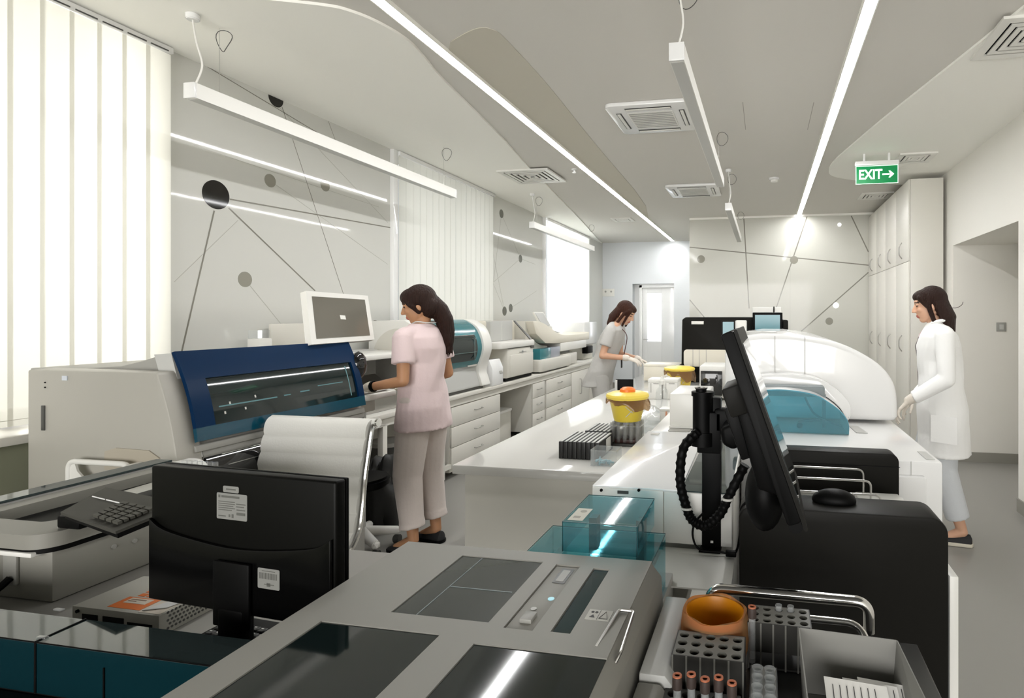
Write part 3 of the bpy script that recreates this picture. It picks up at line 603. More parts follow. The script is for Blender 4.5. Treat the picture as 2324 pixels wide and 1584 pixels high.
# hood frame on the slanted plane
T0, B0, T1, B1 = Vector((-2.362, 1.869, 1.322)), Vector((-2.248, 1.869, .962)), Vector((-2.362, 2.83, 1.322)), Vector((-2.248, 2.83, .962))
def hp(u, v, off=0):
    n = Vector((.953, 0, .302)); bow = .018 * math.sin(math.pi * v)
    return T0 + (T1 - T0) * u + (B0 - T0) * v + n * (off + bow)
def hood_quad(u0, u1, v0, v1, off, th, m, name, par, nv=8):
    g = G(); A = [[g.bm.verts.new(hp(u, v0 + (v1 - v0) * k / nv, o)) for k in range(nv + 1)] for u, o in ((u0, off), (u1, off), (u1, off + th), (u0, off + th))]
    for i in range(4):
        P_, Q_ = A[i], A[(i + 1) % 4]
        for k in range(nv): g.bm.faces.new((P_[k], P_[k + 1], Q_[k + 1], Q_[k]))
    for e in (0, nv): g.bm.faces.new([A[i][e] for i in range(4)])
    bmesh.ops.recalc_face_normals(g.bm, faces=g.bm.faces[:]); return mk(name, g, m, par)
hd = thing('hood_root', (-2.6, 2.3, 0), None, None); bpy.data.objects.remove(hd)
h0 = hood_quad(0, 1, 0, .33, .006, .016, BLUE, 'blue_hood', t, 6)
hood_quad(0, .085, .33, .86, .006, .016, BLUE, 'hood_frame', h0); hood_quad(.955, 1, .33, .86, .006, .016, BLUE, 'hood_frame', h0)
hood_quad(0, 1, .86, 1.0, .006, .016, mat('teal_blue_gloss', (0, .05, .085), .2, coat=.3), 'hood_lower_edge', h0, 3)
hood_quad(.085, .955, .33, .86, .006, .006, DGLASS, 'dark_window', t)
for u0, u1, v0, v1 in ((.12, .42, .66, .675), (.46, .50, .655, .668), (.56, .62, .64, .655), (.68, .86, .60, .612)): hood_quad(u0, u1, v0, v1, .0125, .0006, mat('teal_inner_rail', (.10, .22, .24), .3), 'inner_rail', t, 2)
for u, v in ((.17, .63), (.30, .60), (.24, .72), (.14, .73)): hood_quad(u, u + .008, v, v + .03, .0125, .0006, LABEL, 'inner_marker', t, 1)
hood_quad(.905, .912, .38, .82, .0125, .0006, mat('teal_inner_rail', (.10, .22, .24), .3), 'inner_rail', t, 2)
mk('lower_panel', G().prism([(-2.262, .952), (-2.24, .950), (-2.235, .925), (-2.30, .92)], 'y', 1.87, 2.835, .003), GREYP, t)
mk('black_drum_cover', G().prism([(-2.36, .925)] + arc(-2.33, .785, .14, 82, -60, 14) + [(-2.36, .6)], 'y', 1.91, 2.83), BGLOSS, t)
for a_ in (50, 28): mk('drum_trim', G().cyl((-2.33 + .1405 * math.cos(math.radians(a_)), 1.98, .785 + .1405 * math.sin(math.radians(a_))), (-2.33 + .1405 * math.cos(math.radians(a_)), 2.8, .785 + .1405 * math.sin(math.radians(a_))), .002, seg=8), STEEL, t)
mk('black_knob', G().ball((-2.30, 2.86, 1.19), (.045, .05, .08), 2), BGLOSS, t)
cv = mk('rounded_side_cover', G().prism([(-2.25, .83), (-2.25, .905)] + arc(-2.17, .83, .08, 90, 0, 8), 'y', 1.72, 1.86, .012, M=Matrix.Translation((-.05, 0, 0))), WHITE, t)
mk('side_cover_neck', G().box(-2.42, -2.3, 1.74, 1.85, .86, .90, .008), WHITE, t)
# ================================================================== CENTRE BENCH
t = thing('island_bench', (-.9, 4.5, 0), 'long glossy white island bench in the middle of the room', 'bench')
mk('worktop', G().box(-1.285, -.535, 2.147, 6.6, .812, .85, .004).box(-.536, .35, 4.4, 6.6, .812, .85, .004), BENCH, t)
mk('end_panel', G().box(-1.25, -.54, 2.19, 2.21, .0, .811), CAB, t)
mk('base_cabinet', G().box(-1.25, -.56, 2.211, 6.55, .0, .811).box(-.56, .33, 4.42, 6.55, 0, .811), CAB, t)
# --- black sample racks side by side
RK = mat('rack_black', (.012, .012, .011), .45)
c0 = az(1268, 1041, .85); wd = .0205
def rack(x, y, ln):
    r = thing('sample_rack', (x, y, .85), 'slim black sample rack standing in the front row on the island bench', 'rack', 'black sample racks on the island bench')
    gg = G().box(x, x + wd - .002, y, y + ln, .851, .925, .0015)
    mk('rack_body', gg, RK, r); mk('top_strip', G().box(x + .004, x + wd - .007, y + .006, y + ln - .006, .925, .9262), LGREY, r); return r
r0 = rack(c0.x, c0.y, .22)
for k in range(1, 9):
    r = copy_tree(r0); r.location = (c0.x + k * wd, c0.y + (0 if k < 8 else .0), .85)
r1 = rack(c0.x + .04, c0.y + .24, .2); tag(r1, 'slim black sample rack standing in the rear row on the island bench')
for k in range(1, 6):
    r = copy_tree(r1); r.location = (c0.x + .04 + k * wd, c0.y + .24, .85)
mk('rack_label', G().box(c0.x + 9 * wd, c0.x + 9 * wd + .002, c0.y + .10, c0.y + .17, .862, .92), LABEL, label='pale paper label on the end of the black racks', cat='label')
# --- clear box with blue items
bx = az(1340, 1058, .85); bx1 = az(1402, 1058, .85)
t = thing('clear_box', (bx.x + .06, bx.y + .04, .85), 'small clear plastic box holding blue items, beside the black racks', 'box')
x0, x1, y0, y1 = bx.x, bx1.x, bx.y, bx.y + .085
g = G().box(x0, x1, y0, y1, .851, .853)
for a, b, c, d in ((x0, x1, y0, y0 + .002), (x0, x1, y1 - .002, y1), (x0, x0 + .002, y0 + .003, y1 - .003), (x1 - .002, x1, y0 + .003, y1 - .003)): g.box(a, b, c, d, .8535, .915)
mk('box_wall', g, CLEAR, t); mk('rim', G().tube([(x0, y0, .916), (x1, y0, .916), (x1, y1, .916), (x0, y1, .916)], .002, 6, closed=True), CLEAR, t)
CYAN = mat('pale_blue_plastic', (.25, .48, .55), .4)
for k in range(14):
    x, y = random.uniform(x0 + .02, x1 - .02), random.uniform(y0 + .02, y1 - .02); a = random.uniform(0, 6.3); z = .857 + .004 * (k % 4)
    mk('pipette_tip', G().cyl((x - .014 * math.cos(a), y - .014 * math.sin(a), z), (x + .014 * math.cos(a), y + .014 * math.sin(a), z + .004), .0045, .002, 8), CYAN, label='small pale blue tip lying in the clear box', cat='pipette tip', group='blue tips in the clear box')
# --- glass cylinders under the nearer yellow bin and the bins
def sharps(cx, cy, z0, R, H, label, orange):
    t = thing('sharps_bin', (cx, cy, z0), label, 'sharps bin', 'yellow sharps bins')
    mk('bin_body', G().lathe((cx, cy, z0), [(R * .66, 0), (R * .70, H * .1), (R * .90, H * .80), (R * .92, H * .82), (R * .92, H * .86)], 40), YEL, t)
    mk('lid', G().lathe((cx, cy, z0 + H * .86), [(R * 1.04, 0), (R * 1.08, .012), (R * 1.04, .022), (R * .8, .030), (R * .3, .036), (.002, .036)], 40), YELL, t)
    if orange: mk('orange_cap', G().lathe((cx + R * .03, cy - R * .1, z0 + H * .86 + .03), [(R * .40, 0), (R * .38, .015), (R * .25, .024), (.002, .027)], 20), ORG, t)
    g = G(); N = 36; rings = []
    for k, (f, h) in enumerate(((1.0, .90), (1.05, .86), (1.09, .80), (1.07, .74))):
        ring = []
        for j in range(N):
            a_ = j * 2 * math.pi / N; side = max(0, math.cos(a_ + .5)) ** 2
            rad_ = R * (f + .03 * math.sin(j * 2.7 + k) * k * .5 + side * .10 * k / 3)
            ring.append((cx + rad_ * math.cos(a_), cy + rad_ * math.sin(a_), z0 + H * (h - side * .30 * k / 3 - .025 * k * math.sin(j * 1.3))))
        rings.append(ring)
    R_ = [[g.bm.verts.new(p) for p in ring] for ring in rings]
    for A, B in zip(R_, R_[1:]):
        for j in range(N): g.bm.faces.new((A[j], A[(j + 1) % N], B[(j + 1) % N], B[j]))
    bmesh.ops.solidify(g.bm, geom=g.bm.faces[:], thickness=.0008)
    mk('plastic_liner', g, BAGB, t)
    mk('tape_cross', G().tube([(cx + R * .1, cy - R * .84, z0 + H * .62), (cx + R * .45, cy - R * .76, z0 + H * .38)], .002, 6).tube([(cx + R * .52, cy - R * .76, z0 + H * .55), (cx + R * .1, cy - R * .78, z0 + H * .22)], .002, 6), LABEL, t)
    return t
BAGB = tinted('brown_clear_liner', (.55, .38, .22), .35, .15)
yc = az(1418, 1012, .85)
t = thing('glass_tube_stand', (yc.x, yc.y + .05, .85), 'stand of upright glass tubes under the yellow bin with the orange cap', 'tube stand')
mk('stand_base', G().box(yc.x - .075, yc.x + .075, yc.y - .02, yc.y + .13, .851, .862, .002), DGREY, t)
mk('stand_plate', G().box(yc.x - .08, yc.x + .08, yc.y - .02, yc.y + .13, .945, .949), CLEAR, t)
for k in range(5):
    for j in range(4):
        p = (yc.x - .062 + k * .031, yc.y + .0 + j * .034)
        mk('glass_tube', G().lathe((p[0], p[1], .863), [(.003, 0), (.008, .003), (.010, .012), (.010, .098), (.0092, .098), (.0092, .013)], 14), TGLASS, label='clear glass tube in the stand below the yellow bin', cat='glass tube', group='glass tubes below the yellow bin', loc=(p[0], p[1], .863))
mk('tube_content', G().box(yc.x - .05, yc.x + .05, yc.y - .0, yc.y + .11, .862, .880, .003), mat('dark_red_content', (.06, .02, .015), .4), t)
sharps(yc.x, yc.y + .055, .964, .098, .125, 'yellow sharps bin with an orange cap on its lid, nearest on the bench', True)
b2 = az(1537, 895, .85)
sharps(b2.x, b2.y + .12, .85, .118, .21, 'yellow sharps bin without orange cap, farther along the bench', False)
# --- long clear trays along the bench edge
a = az(1400, 1052, .85)
t = thing('clear_tray', (-.60, 3.0, .85), 'clear plastic tray lying along the bench beside the white analyser', 'tray')
g = G().box(-.645, -.555, 2.90, 3.10, .851, .853)
for q in ((-.645, -.643, 2.9, 3.1), (-.557, -.555, 2.9, 3.1), (-.643, -.557, 2.9, 2.902), (-.643, -.557, 3.098, 3.1)): g.box(*q, .8531, .885)
mk('tray_wall', g, CLEAR, t)
# --- crumpled glove heap / wipes
def crumple(name, c, sx, sy, sz, m, label, cat, seed):
    rnd = random.Random(seed); g = G().ball((0, 0, 0), 1, 4)
    ph = [(rnd.uniform(3, 7), rnd.uniform(0, 6), Vector((rnd.uniform(-1, 1), rnd.uniform(-1, 1), rnd.uniform(-1, 1)))) for _ in range(9)]
    for v in g.bm.verts:
        d = 1 + sum(.10 * abs(math.sin(f * v.co.dot(k) + p)) for f, p, k in ph) - .25
        v.co = Vector((v.co.x * d * sx, v.co.y * d * sy, max(0, v.co.z * d + .25) * sz)) + Vector(c)
    return mk(name, g, m, label=label, cat=cat, loc=c)
crumple('glove_pile', (-.665, 3.25, .851), .06, .10, .055, CLEAR, 'crumpled clear plastic pile on the bench behind the nearer yellow bin', 'plastic pile', 3)
crumple('wipe_heap', (-.45, 4.72, .851), .05, .08, .08, PAPER, 'crumpled white tissue heap beside the farther yellow bin', 'tissue', 5)
# --- wash bottle
p = az(1502, 935, .85)
t = thing('wash_bottle', p, 'translucent white squeeze bottle in front of the white cartons', 'bottle')
mk('bottle_body', G().lathe(p, [(.036, .001), (.040, .01), (.040, .12), (.034, .145), (.016, .165), (.016, .18)], 24), CLEAR, t)
mk('cap', G().lathe(p + Vector((0, 0, .18)), [(.02, 0), (.02, .022), (.012, .03), (.006, .05), (.001, .05)], 16), WHITE, t)
mk('spout', G().tube(smooth([p + Vector((0, 0, .21)), p + Vector((.02, 0, .235)), p + Vector((.055, -.01, .23))], 5), .003, 8), WHITE, t)
for (x0, y0, w_, d_, h_, z_, lab, m) in [(-.86, 4.12, .10, .16, .15, .85, 'white carton nearest on the bench, left of the squeeze bottle', WHITE), (-.75, 4.14, .11, .16, .15, .85, 'white carton touching the first one, right behind the squeeze bottle', WHITE),
                                     (-1.15, 5.30, .35, .3, .16, .85, 'wide cream box at the far end of the bench before the black analyser', CREAM), (-.80, 5.0, .13, .12, .17, .85, 'small white box just behind the farther yellow bin', WHITE), (-.60, 3.2, .06, .1, .085, .85, 'small white box with an orange mark next to the nearer yellow bin', WHITE)]:
    t = thing('carton', (x0 + w_ / 2, y0 + d_ / 2, z_), lab, 'box', 'boxes on the island bench')
    mk('box_body', G().box(x0, x0 + w_, y0, y0 + d_, z_ + .001, z_ + h_ * .85, .003), m, t); mk('box_lid', G().box(x0 - .002, x0 + w_ + .002, y0 - .002, y0 + d_ + .002, z_ + h_ * .85, z_ + h_, .003), m, t)
    if h_ == .15: mk('side_slot', G().box(x0 + .02, x0 + .024, y0 - .003, y0 - .001, z_ + .05, z_ + .12).box(x0 + w_ * .4, x0 + w_ * .8, y0 - .003, y0 - .001, z_ + .115, z_ + .12), GREYP, t)
    if h_ == .085: mk('orange_mark', G().box(x0 + .035, x0 + .045, y0 - .003, y0 - .001, z_ + .02, z_ + .07), mat('pale_orange_mark', (.75, .35, .2), .5), t)
p = az(1418, 890, .85)
t = thing('black_card_holder', p, 'small black upright panel on a clip standing on the bench before the far woman', 'holder')
mk('black_panel', G().box(p.x - .075, p.x + .07, p.y, p.y + .012, .853, .955, .002, M=Matrix.Translation(p) @ Matrix.Rotation(.15, 4, 'Z') @ Matrix.Translation(-p)), BLACK, t)
mk('clip_foot', G().box(p.x - .08, p.x - .06, p.y - .02, p.y + .03, .851, .95, .002), LGREY, t)
p = az(1440, 893, .85)
mk('paper_sheet', G().prism([(p.x - .06, p.y - .12), (p.x + .1, p.y - .12), (p.x + .13, p.y + .12), (p.x - .02, p.y + .14)], 'z', .851, .854), PAPER, label='white paper lying on the bench right of the black upright panel', cat='paper')
# --- black analyser at the far end of the bench
t = thing('black_front_analyser', (-.25, 5.5, .85), 'wide black analyser with cream front windows at the far end of the bench', 'analyser')
p0, p1 = ay(1548, 722, 5.25), ay(1788, 750, 5.25)
mk('black_casing', G().prism([(p0.x - .01, .851), (p0.x, 1.44), (p0.x + .03, 1.462), (-.09, 1.462), (-.09, .851)], 'y', 5.25, 5.75, .01).prism([(-.09, .851), (-.09, 1.462), (p1.x - .03, 1.44), (p1.x, 1.40), (p1.x, .851)], 'y', 5.3, 5.7, .01), CHAR, t)
a, b = ay(1552, 793, 5.24), ay(1651, 833, 5.24)
mk('cream_window', G().prism(rr(a.x, -.33, b.z, a.z, .03), 'y', 5.235, 5.25), CREAM, t)
for px in (1572, 1586, 1602): c = ay(px, 800, 5.23); mk('window_seam', G().box(c.x, c.x + .004, 5.233, 5.236, b.z, a.z), GREYP, t)
a, b = ay(1569, 729, 5.24), ay(1597, 736, 5.24)
mk('white_plate', G().box(a.x, b.x, 5.24, 5.25, b.z, a.z, .003), WHITE, t)
mk('lower_ledge', G().box(p0.x - .012, -.12, 5.21, 5.25, .97, 1.0, .004), BLACK, t)
t = thing('far_touchscreen', (.02, 5.45, 1.46), 'small black monitor with a blue lit screen above the dome analyser', 'monitor')
a, b = ay(1708, 709, 5.15), ay(1776, 752, 5.15)
mk('monitor_frame', G().box(a.x, b.x, 5.15, 5.19, b.z - .03, a.z, .006), BLACK, t)
mk('display', G().box(a.x + .022, b.x - .022, 5.147, 5.15, b.z - .01, a.z - .022), LCD, t)
mk('stand_post', G().box(.0, .05, 5.19, 5.25, 1.2, 1.45), BLACK, t); mk('side_speaker', G().box(b.x + .001, b.x + .05, 5.16, 5.24, 1.33, 1.44, .015), CHAR, t)
a, b = ay(1707, 697, 5.5), ay(1771, 709, 5.5)
t = thing('white_terminal', (0, 5.55, 1.4), 'flat white device with a black aerial behind the small far monitor', 'device')
mk('casing', G().box(a.x, b.x + .01, 5.5, 5.54, 1.40, a.z, .006), WHITE, t); mk('aerial', G().cyl((b.x - .06, 5.49, 1.46), (b.x - .06, 5.49, a.z + .005), .006), BLACK, t)
a, b = ay(1637, 727, 4.6), ay(1668, 742, 4.6)
t = thing('small_tablet', (-.3, 4.62, 1.0), 'small tablet with dark blue display peeking above the tilted black monitor', 'tablet')
mk('tablet_frame', G().box(a.x, b.x, 4.6, 4.62, a.z - .13, a.z, .006), CHAR, t); mk('display', G().box(a.x + .012, b.x - .01, 4.597, 4.6, a.z - .115, a.z - .012), LCD, t)
mk('white_body', G().box(b.x, b.x + .09, 4.61, 4.8, a.z - .35, a.z, .01), WHITE, t); mk('stand_post', G().box(a.x + .04, a.x + .08, 4.62, 4.66, .851, a.z - .12), WHITE, t)
# ================================================================== DOME ANALYSER
t = thing('dome_analyser', (.1, 3.2, 0), 'huge white dome-topped analyser with a curved light blue front window', 'analyser')
mk('base_deck', G().box(-.09, .625, 2.15, 4.15, .02, .95, .012), BRIGHT, t)
mk('deck_step', G().box(.10, .56, 2.12, 2.16, .10, .90, .004), BRIGHT, t)
P = [ay(x, y, 2.85) for x, y in [(1790, 757), (1850, 765), (1905, 778), (1960, 803), (2003, 832), (2030, 868), (2039, 905), (2040, 958)]]
pr = [(-.20, .96), (-.20, 1.28), (-.17, 1.34), (-.11, 1.372), (-.02, 1.385)] + smooth([(p.x, p.z) for p in P], 4)
mk('dome_shell', G().prism(pr, 'y', 2.86, 3.95, .03, 4), BRIGHT, t)
for px, y0 in ((1826, 768), (1758, 768)):
    c0 = ay(px, 775, 2.858); mk('dome_seam', G().box(c0.x, c0.x + .003, 2.8555, 2.861, 1.12, 1.372), GREYP, t)
mk('top_vent', G().prism(rr(-.10, .06, 2.92, 3.05, .03), 'z', 1.375, 1.392, .004), LGREY, t)
AR = [ay(x, y, 2.56) for x, y in [(1690, 888), (1755, 884), (1800, 886), (1850, 896), (1885, 915), (1912, 937), (1926, 960), (1927, 985)]]
arc_ = smooth([(p.x, p.z) for p in AR], 4)
g = G(); W_ = [(arc_[0][0], .955)] + arc_ + [(arc_[-1][0], .955)]
mk('light_blue_window', G().prism(W_[::-1], 'y', 2.56, 2.568), TEALL, t)
top = [(p, q) for p, q in arc_]
mk('window_canopy', G().prism(top + [(x, z - .006) for x, z in top[::-1]], 'y', 2.569, 2.86), BRIGHT, t)
mk('window_surround', G().prism([(x + .004, z + .001) for x, z in arc_] + [(x + .03, z + .05) for x, z in arc_[::-1]], 'y', 2.72, 2.86, .004), BRIGHT, t)
mk('inner_gantry', G().box(-.15, .27, 2.66, 2.74, 1.10, 1.15, .01).box(.26, .275, 2.67, 2.70, .96, 1.11), mat('gantry_grey', (.22, .25, .26), .4), t)
mk('inner_hose', G().tube(smooth([(.18, 2.65, 1.10), (.22, 2.63, 1.03), (.30, 2.62, .99), (.34, 2.63, .98)], 6), .005, 8).tube(smooth([(.15, 2.62, .99), (.18, 2.61, 1.0), (.24, 2.61, 1.005)], 5), .006, 8).ball((.155, 2.62, .975), .014, 2), mat('hose_grey', (.14, .22, .24), .4), t)
a, b = az(1930, 975, .951), az(1950, 975, .951)
mk('deck_inset', G().prism([(.40, 2.62), (.45, 2.62), (.43, 2.78), (.39, 2.78)], 'z', .951, .953), LGREY, t)
mk('deck_recess', G().box(.575, .605, 2.18, 2.3, .951, .9525).box(.60, .62, 2.155, 2.16, .5, .93), LGREY, t)
mk('vertical_joint', G().box(.515, .518, 2.147, 2.15, .1, .949), LGREY, t)
# --- track module with flat lid
t = thing('track_module', (-.3, 2.1, 0), 'low white analyser module with a flat lid beside the island bench', 'analyser')
mk('front_body', G().box(-.522, -.30, 1.66, 1.75, .79, .945, .003).box(-.299, -.168, 1.662, 1.75, .79, .943, .003).box(-.167, -.095, 1.662, 1.75, .79, .943, .003), WHITE, t)
mk('body_shell', G().box(-.52, -.095, 1.75, 4.1, .05, .94, .004), WHITE, t)
mk('flat_lid', G().prism([(-.523, 1.665), (-.25, 1.665), (-.262, 2.46), (-.275, 2.50), (-.52, 2.50)], 'z', .941, .95, .002), BRIGHT, t)
mk('teal_track_cover', G().box(-.248, -.10, 1.67, 2.5, .9405, .947), SMOKE, t)
mk('track_channel', G().box(-.24, -.105, 1.68, 2.48, .9400, .9404), mat('dull_teal_channel', (.05, .16, .18), .35), t)
for px in (1365, 1450): c = ay(px, 1112, 1.66); mk('lock_hole', G().cyl((c.x, 1.656, c.z), (c.x, 1.661, c.z), .0045, seg=14), BLACK, t)
c = ay(1414, 1117, 1.66); mk('type_plate', G().box(c.x - .017, c.x + .017, 1.657, 1.66, c.z - .0045, c.z + .0045), DGREY, t)
mk('deck_sticker', G().box(-.495, -.46, 2.42, 2.46, .9502, .951), LABEL, t)
mk('deck_slot', G().prism(rr(-.44, -.34, 2.54, 2.64, .02), 'z', .941, .944), GREYP, t)
mk('ledge', G().box(-.52, -.095, 1.625, 1.66, .74, .78, .003).box(-.522, -.095, 1.625, 1.70, .3, .74), WHITE, t)
mk('front_ledge', G().box(-.30, -.085, 1.42, 1.66, .775, .779), WHITE, t)
p = az(1522, 968, .95); 
t = thing('white_cube_module', (-.36, 2.7, .95), 'plain white cube housing on the analyser deck left of the black pole', 'housing')
mk('cube_body', G().box(-.443, -.265, 2.62, 2.95, .951, 1.105, .006), WHITE, t); mk('base_trim', G().box(-.445, -.263, 2.61, 2.96, .945, .953), WHITE, t)
t = thing('black_front_module', (-.32, 3.6, .95), 'white housing with a glossy black front behind the black pole', 'housing')
mk('housing', G().box(-.41, -.20, 3.56, 3.85, .951, 1.155, .01), WHITE, t); mk('black_front', G().box(-.40, -.265, 3.545, 3.56, .97, 1.125, .003), BGLOSS, t)
# ================================================================== BLACK SIDE UNIT, WIRE RACKS, MOUSE
t = thing('black_cabinet_panel', (.2, 1.6, 0), 'tall matt black upright housing with rounded top corners under the mouse', 'housing')
po = [(-.07, .02), (-.07, .92), (-.06, .94), (-.04, .95)] + [(.42, .95)] + [(.42 + .045 * math.sin(a), .905 + .045 * math.cos(a)) for a in [k * math.pi / 16 for k in range(1, 9)]] + [(.465, .02)]
mk('housing', G().prism(po, 'y', 1.555, 1.69, .006), CHAR, t)
mk('white_side_strip', G().box(.468, .49, 1.56, 1.69, .02, .80, .003), WHITE, t)
t = thing('black_rear_housing', (.25, 2.08, 0), 'second black housing with a rounded corner behind the wire racks', 'housing')
po = [(-.02, .6), (-.02, 1.0)] + [(.42, 1.0)] + [(.42 + .03 * math.sin(a), .97 + .03 * math.cos(a)) for a in [k * math.pi / 16 for k in range(1, 9)]] + [(.45, .6)]
mk('housing', G().prism(po, 'y', 2.03, 2.11, .004), CHAR, t)
mk('lid_line', G().box(-.02, .452, 2.028, 2.031, .955, .957), BLACK, t)
mk('base_housing', G().box(.0, .46, 1.70, 2.03, .3, .855, .004), WHITE, t)
mk('side_trays', G().box(.30, .44, 1.80, 2.0, .856, .875, .006), WHITE, t)
def wire(y, x1, z0, z1, label):
    t = thing('wire_rack', (.2, y, z0), label, 'wire rack', 'chrome wire racks')
    mk('wire_loop', G().tube(fillet([(x1, y, z0), (x1, y, z1), (-.0, y, z1), (-.0, y, z0)], .02), .0035, 8), STEEL, t)
    mk('rack_foot', G().box(x1 - .008, x1 + .008, y - .008, y + .008, z0 - .001, z0 + .006), STEEL, t)
zb = .858
wire(1.98, .325, zb, .955, 'chrome wire loop farthest from the mouse, highest in view')
wire(1.90, .335, zb, .94, 'chrome wire loop in the middle of the three')
wire(1.82, .35, zb, .92, 'chrome wire loop nearest the mouse, lowest in view')
c = az(1893, 1140, .951)
g = G().ball((0, 0, 0), (.060, .034, .030), 4)
for v in g.bm.verts:
    v.co.z = max(v.co.z, -.006); v.co.y *= 1 + .15 * v.co.x / .056; v.co += Vector((c.x, c.y + .005, .957))
t = thing('computer_mouse', (c.x, c.y, .951), 'black computer mouse lying on the black housing', 'mouse')
mk('shell', g, BLACK, t); mk('scroll_wheel', G().cyl((c.x - .03, c.y + .002, .972), (c.x - .03, c.y + .008, .972), .006), DGREY, t)
# ================================================================== MONITOR ON THE BLACK POLE
t = thing('pole_monitor', (-.15, 1.66, .78), 'big black tilted monitor seen edge-on, held by a black pole with a ribbed cable', 'monitor')
yp = 1.655; pc = az(1615, 1246, .78); X0 = pc.x
mk('pole_foot', G().prism([(X0 - .035, yp - .02), (X0 + .028, yp - .02), (X0 + .028, yp + .05), (X0 - .025, yp + .05)], 'z', .78, .79), BLACK, t)
mk('pole', G().box(X0 - .028, X0 + .028, yp - .0, yp + .04, .78, 1.23, .003), BLACK, t)
mk('pole_head', G().cyl((X0 - .025, yp + .0, 1.10), (X0 - .025, yp + .0, 1.245), .03, seg=24, b=.004).cyl((X0 - .025, yp, 1.09), (X0 - .025, yp, 1.13), .036, seg=24).box(X0 - .04, X0 + .03, yp - .02, yp + .05, 1.07, 1.19, .004), BLACK, t)
mk('pole_cap', G().cyl((X0 - .025, yp, 1.236), (X0 - .025, yp, 1.248), .034, seg=24).cyl((X0 - .03, yp, 1.248), (X0 - .03, yp, 1.256), .016, seg=16), BLACK, t)
mk('cap_ring', G().lathe((X0 - .03, yp, 1.256), [(.018, 0), (.020, .004), (.013, .004), (.012, 0)], 24), STEEL, t)
mk('swing_arm', G().box(X0 + .01, X0 + .09, yp - .02, yp + .03, 1.13, 1.20, .008).prism([(X0 + .04, 1.12), (X0 + .035, 1.165), (X0 + .13, 1.215), (X0 + .155, 1.20), (X0 + .15, 1.155), (X0 + .07, 1.105)], 'y', yp - .12, yp - .02, .012, 3), BLACK, t)
YN = 1.25
bt, bb = ay(1634, 760, YN), ay(1788, 1196, YN)       # rear edge of the near side
ft, fb = ay(1664, 746, YN), ay(1832, 1184, YN)
sd = (bb - bt).normalized(); nn = Vector((-sd.z, 0, sd.x)); nn = nn if nn.x > 0 else -nn
L = (bb - bt).length; th = .031; D = .42
def mp(s_, n_, y): return bt + sd * s_ + nn * n_ + Vector((0, y, 0))
def mprism(name, poly, y0, y1, m, par, bev=0):
    pts = [mp(s_, n_, 0) for s_, n_ in poly]; return mk(name, G().prism([(p.x, p.z) for p in pts], 'y', YN + y0, YN + y1, bev), m, par)
mprism('monitor_shell', rr(0, L, 0, th, .008, 4), 0, D, BLACK, t, .003)
mprism('bezel', rr(.0, L + .02, th, th + .008, .003, 2), .0, D, CHAR, t)
mprism('display', [(.035, th + .0085), (L - .03, th + .0085), (L - .03, th + .0095), (.035, th + .0095)], .03, D - .03, mat('mirror_dark_display', (.06, .07, .07), .03, coat=1), t)
mprism('bottom_lip', rr(L - .02, L + .020, .001, th - .001, .012, 6), .004, D - .004, BLACK, t)
mprism('rear_bulge', [(.14, 0), (.40, 0), (.37, -.045), (.19, -.03)], .08, D - .08, BLACK, t, .008)
mprism('mount_plate', rr(.17, .30, -.06, -.03, .004, 2), .10, .26, BLACK, t, .003)
mprism('mount_block', rr(.12, .19, -.045, -.0, .006, 2), .05, .2, CHAR, t, .004)
mk('hanging_bulb_cover', G().ball(mp(.42, -.045, .2), (.05, .07, .09), 3), BLACK, t)
k1 = smooth([(X0 - .035, yp - .03, 1.135), (X0 - .075, yp - .05, 1.09), (X0 - .085, yp - .05, 1.0), (X0 - .07, yp - .05, .93), (X0 - .05, yp - .05, .885), (X0 - .01, yp - .06, .875), (X0 + .03, yp - .06, .91), (X0 + .06, yp - .05, .97), (X0 + .10, yp - .05, 1.05)], 12)
rad = [.0135 + (.0018 if (i % 3) == 0 else -.0008) for i in range(len(k1))]
mk('ribbed_cable', G().tube(k1, rad, 12), BLACK, t)
mk('cable_tie', G().lathe((X0 - .066, yp - .05, .915), [(.0165, 0), (.0165, .006)], 16), LABEL, t); mk('cable_tie', G().lathe((X0 + .052, yp - .055, .95), [(.0165, 0), (.0165, .006)], 16), LABEL, t)
mk('thin_cable', G().tube(smooth([(X0 - .02, yp - .03, .90), (X0 - .045, yp - .035, .87), (X0 - .05, yp - .035, .83), (X0 - .03, yp - .035, .795), (X0 + .03, yp - .03, .79), (X0 + .07, yp - .03, .79), (X0 + .085, yp - .05, .85), (X0 + .09, yp - .06, .93), (X0 + .12, yp - .06, .96)], 8), .0032, 8), BLACK, t)
mk('cable_plug', G().box(X0 + .045, X0 + .075, yp - .045, yp - .03, .783, .80, .003), BLACK, t)
mk('power_mark', G().box(X0 - .002, X0 + .006, yp - .003, yp, .803, .81), WHITE, t)
# ================================================================== NEAR DESK
DT = .74
t = thing('work_desk', (-1.6, 1.0, 0), 'grey-white desk under the near monitor and the foreground devices', 'desk')
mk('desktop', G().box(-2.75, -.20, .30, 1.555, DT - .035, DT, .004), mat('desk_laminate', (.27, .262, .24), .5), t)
for x, y in ((-2.7, .34), (-2.4, 1.47), (-1.0, 1.47), (-.3, .34), (-.3, 1.47)): mk('leg', G().box(x, x + .05, y, y + .05, 0, DT - .035, .002), LGREY, t)
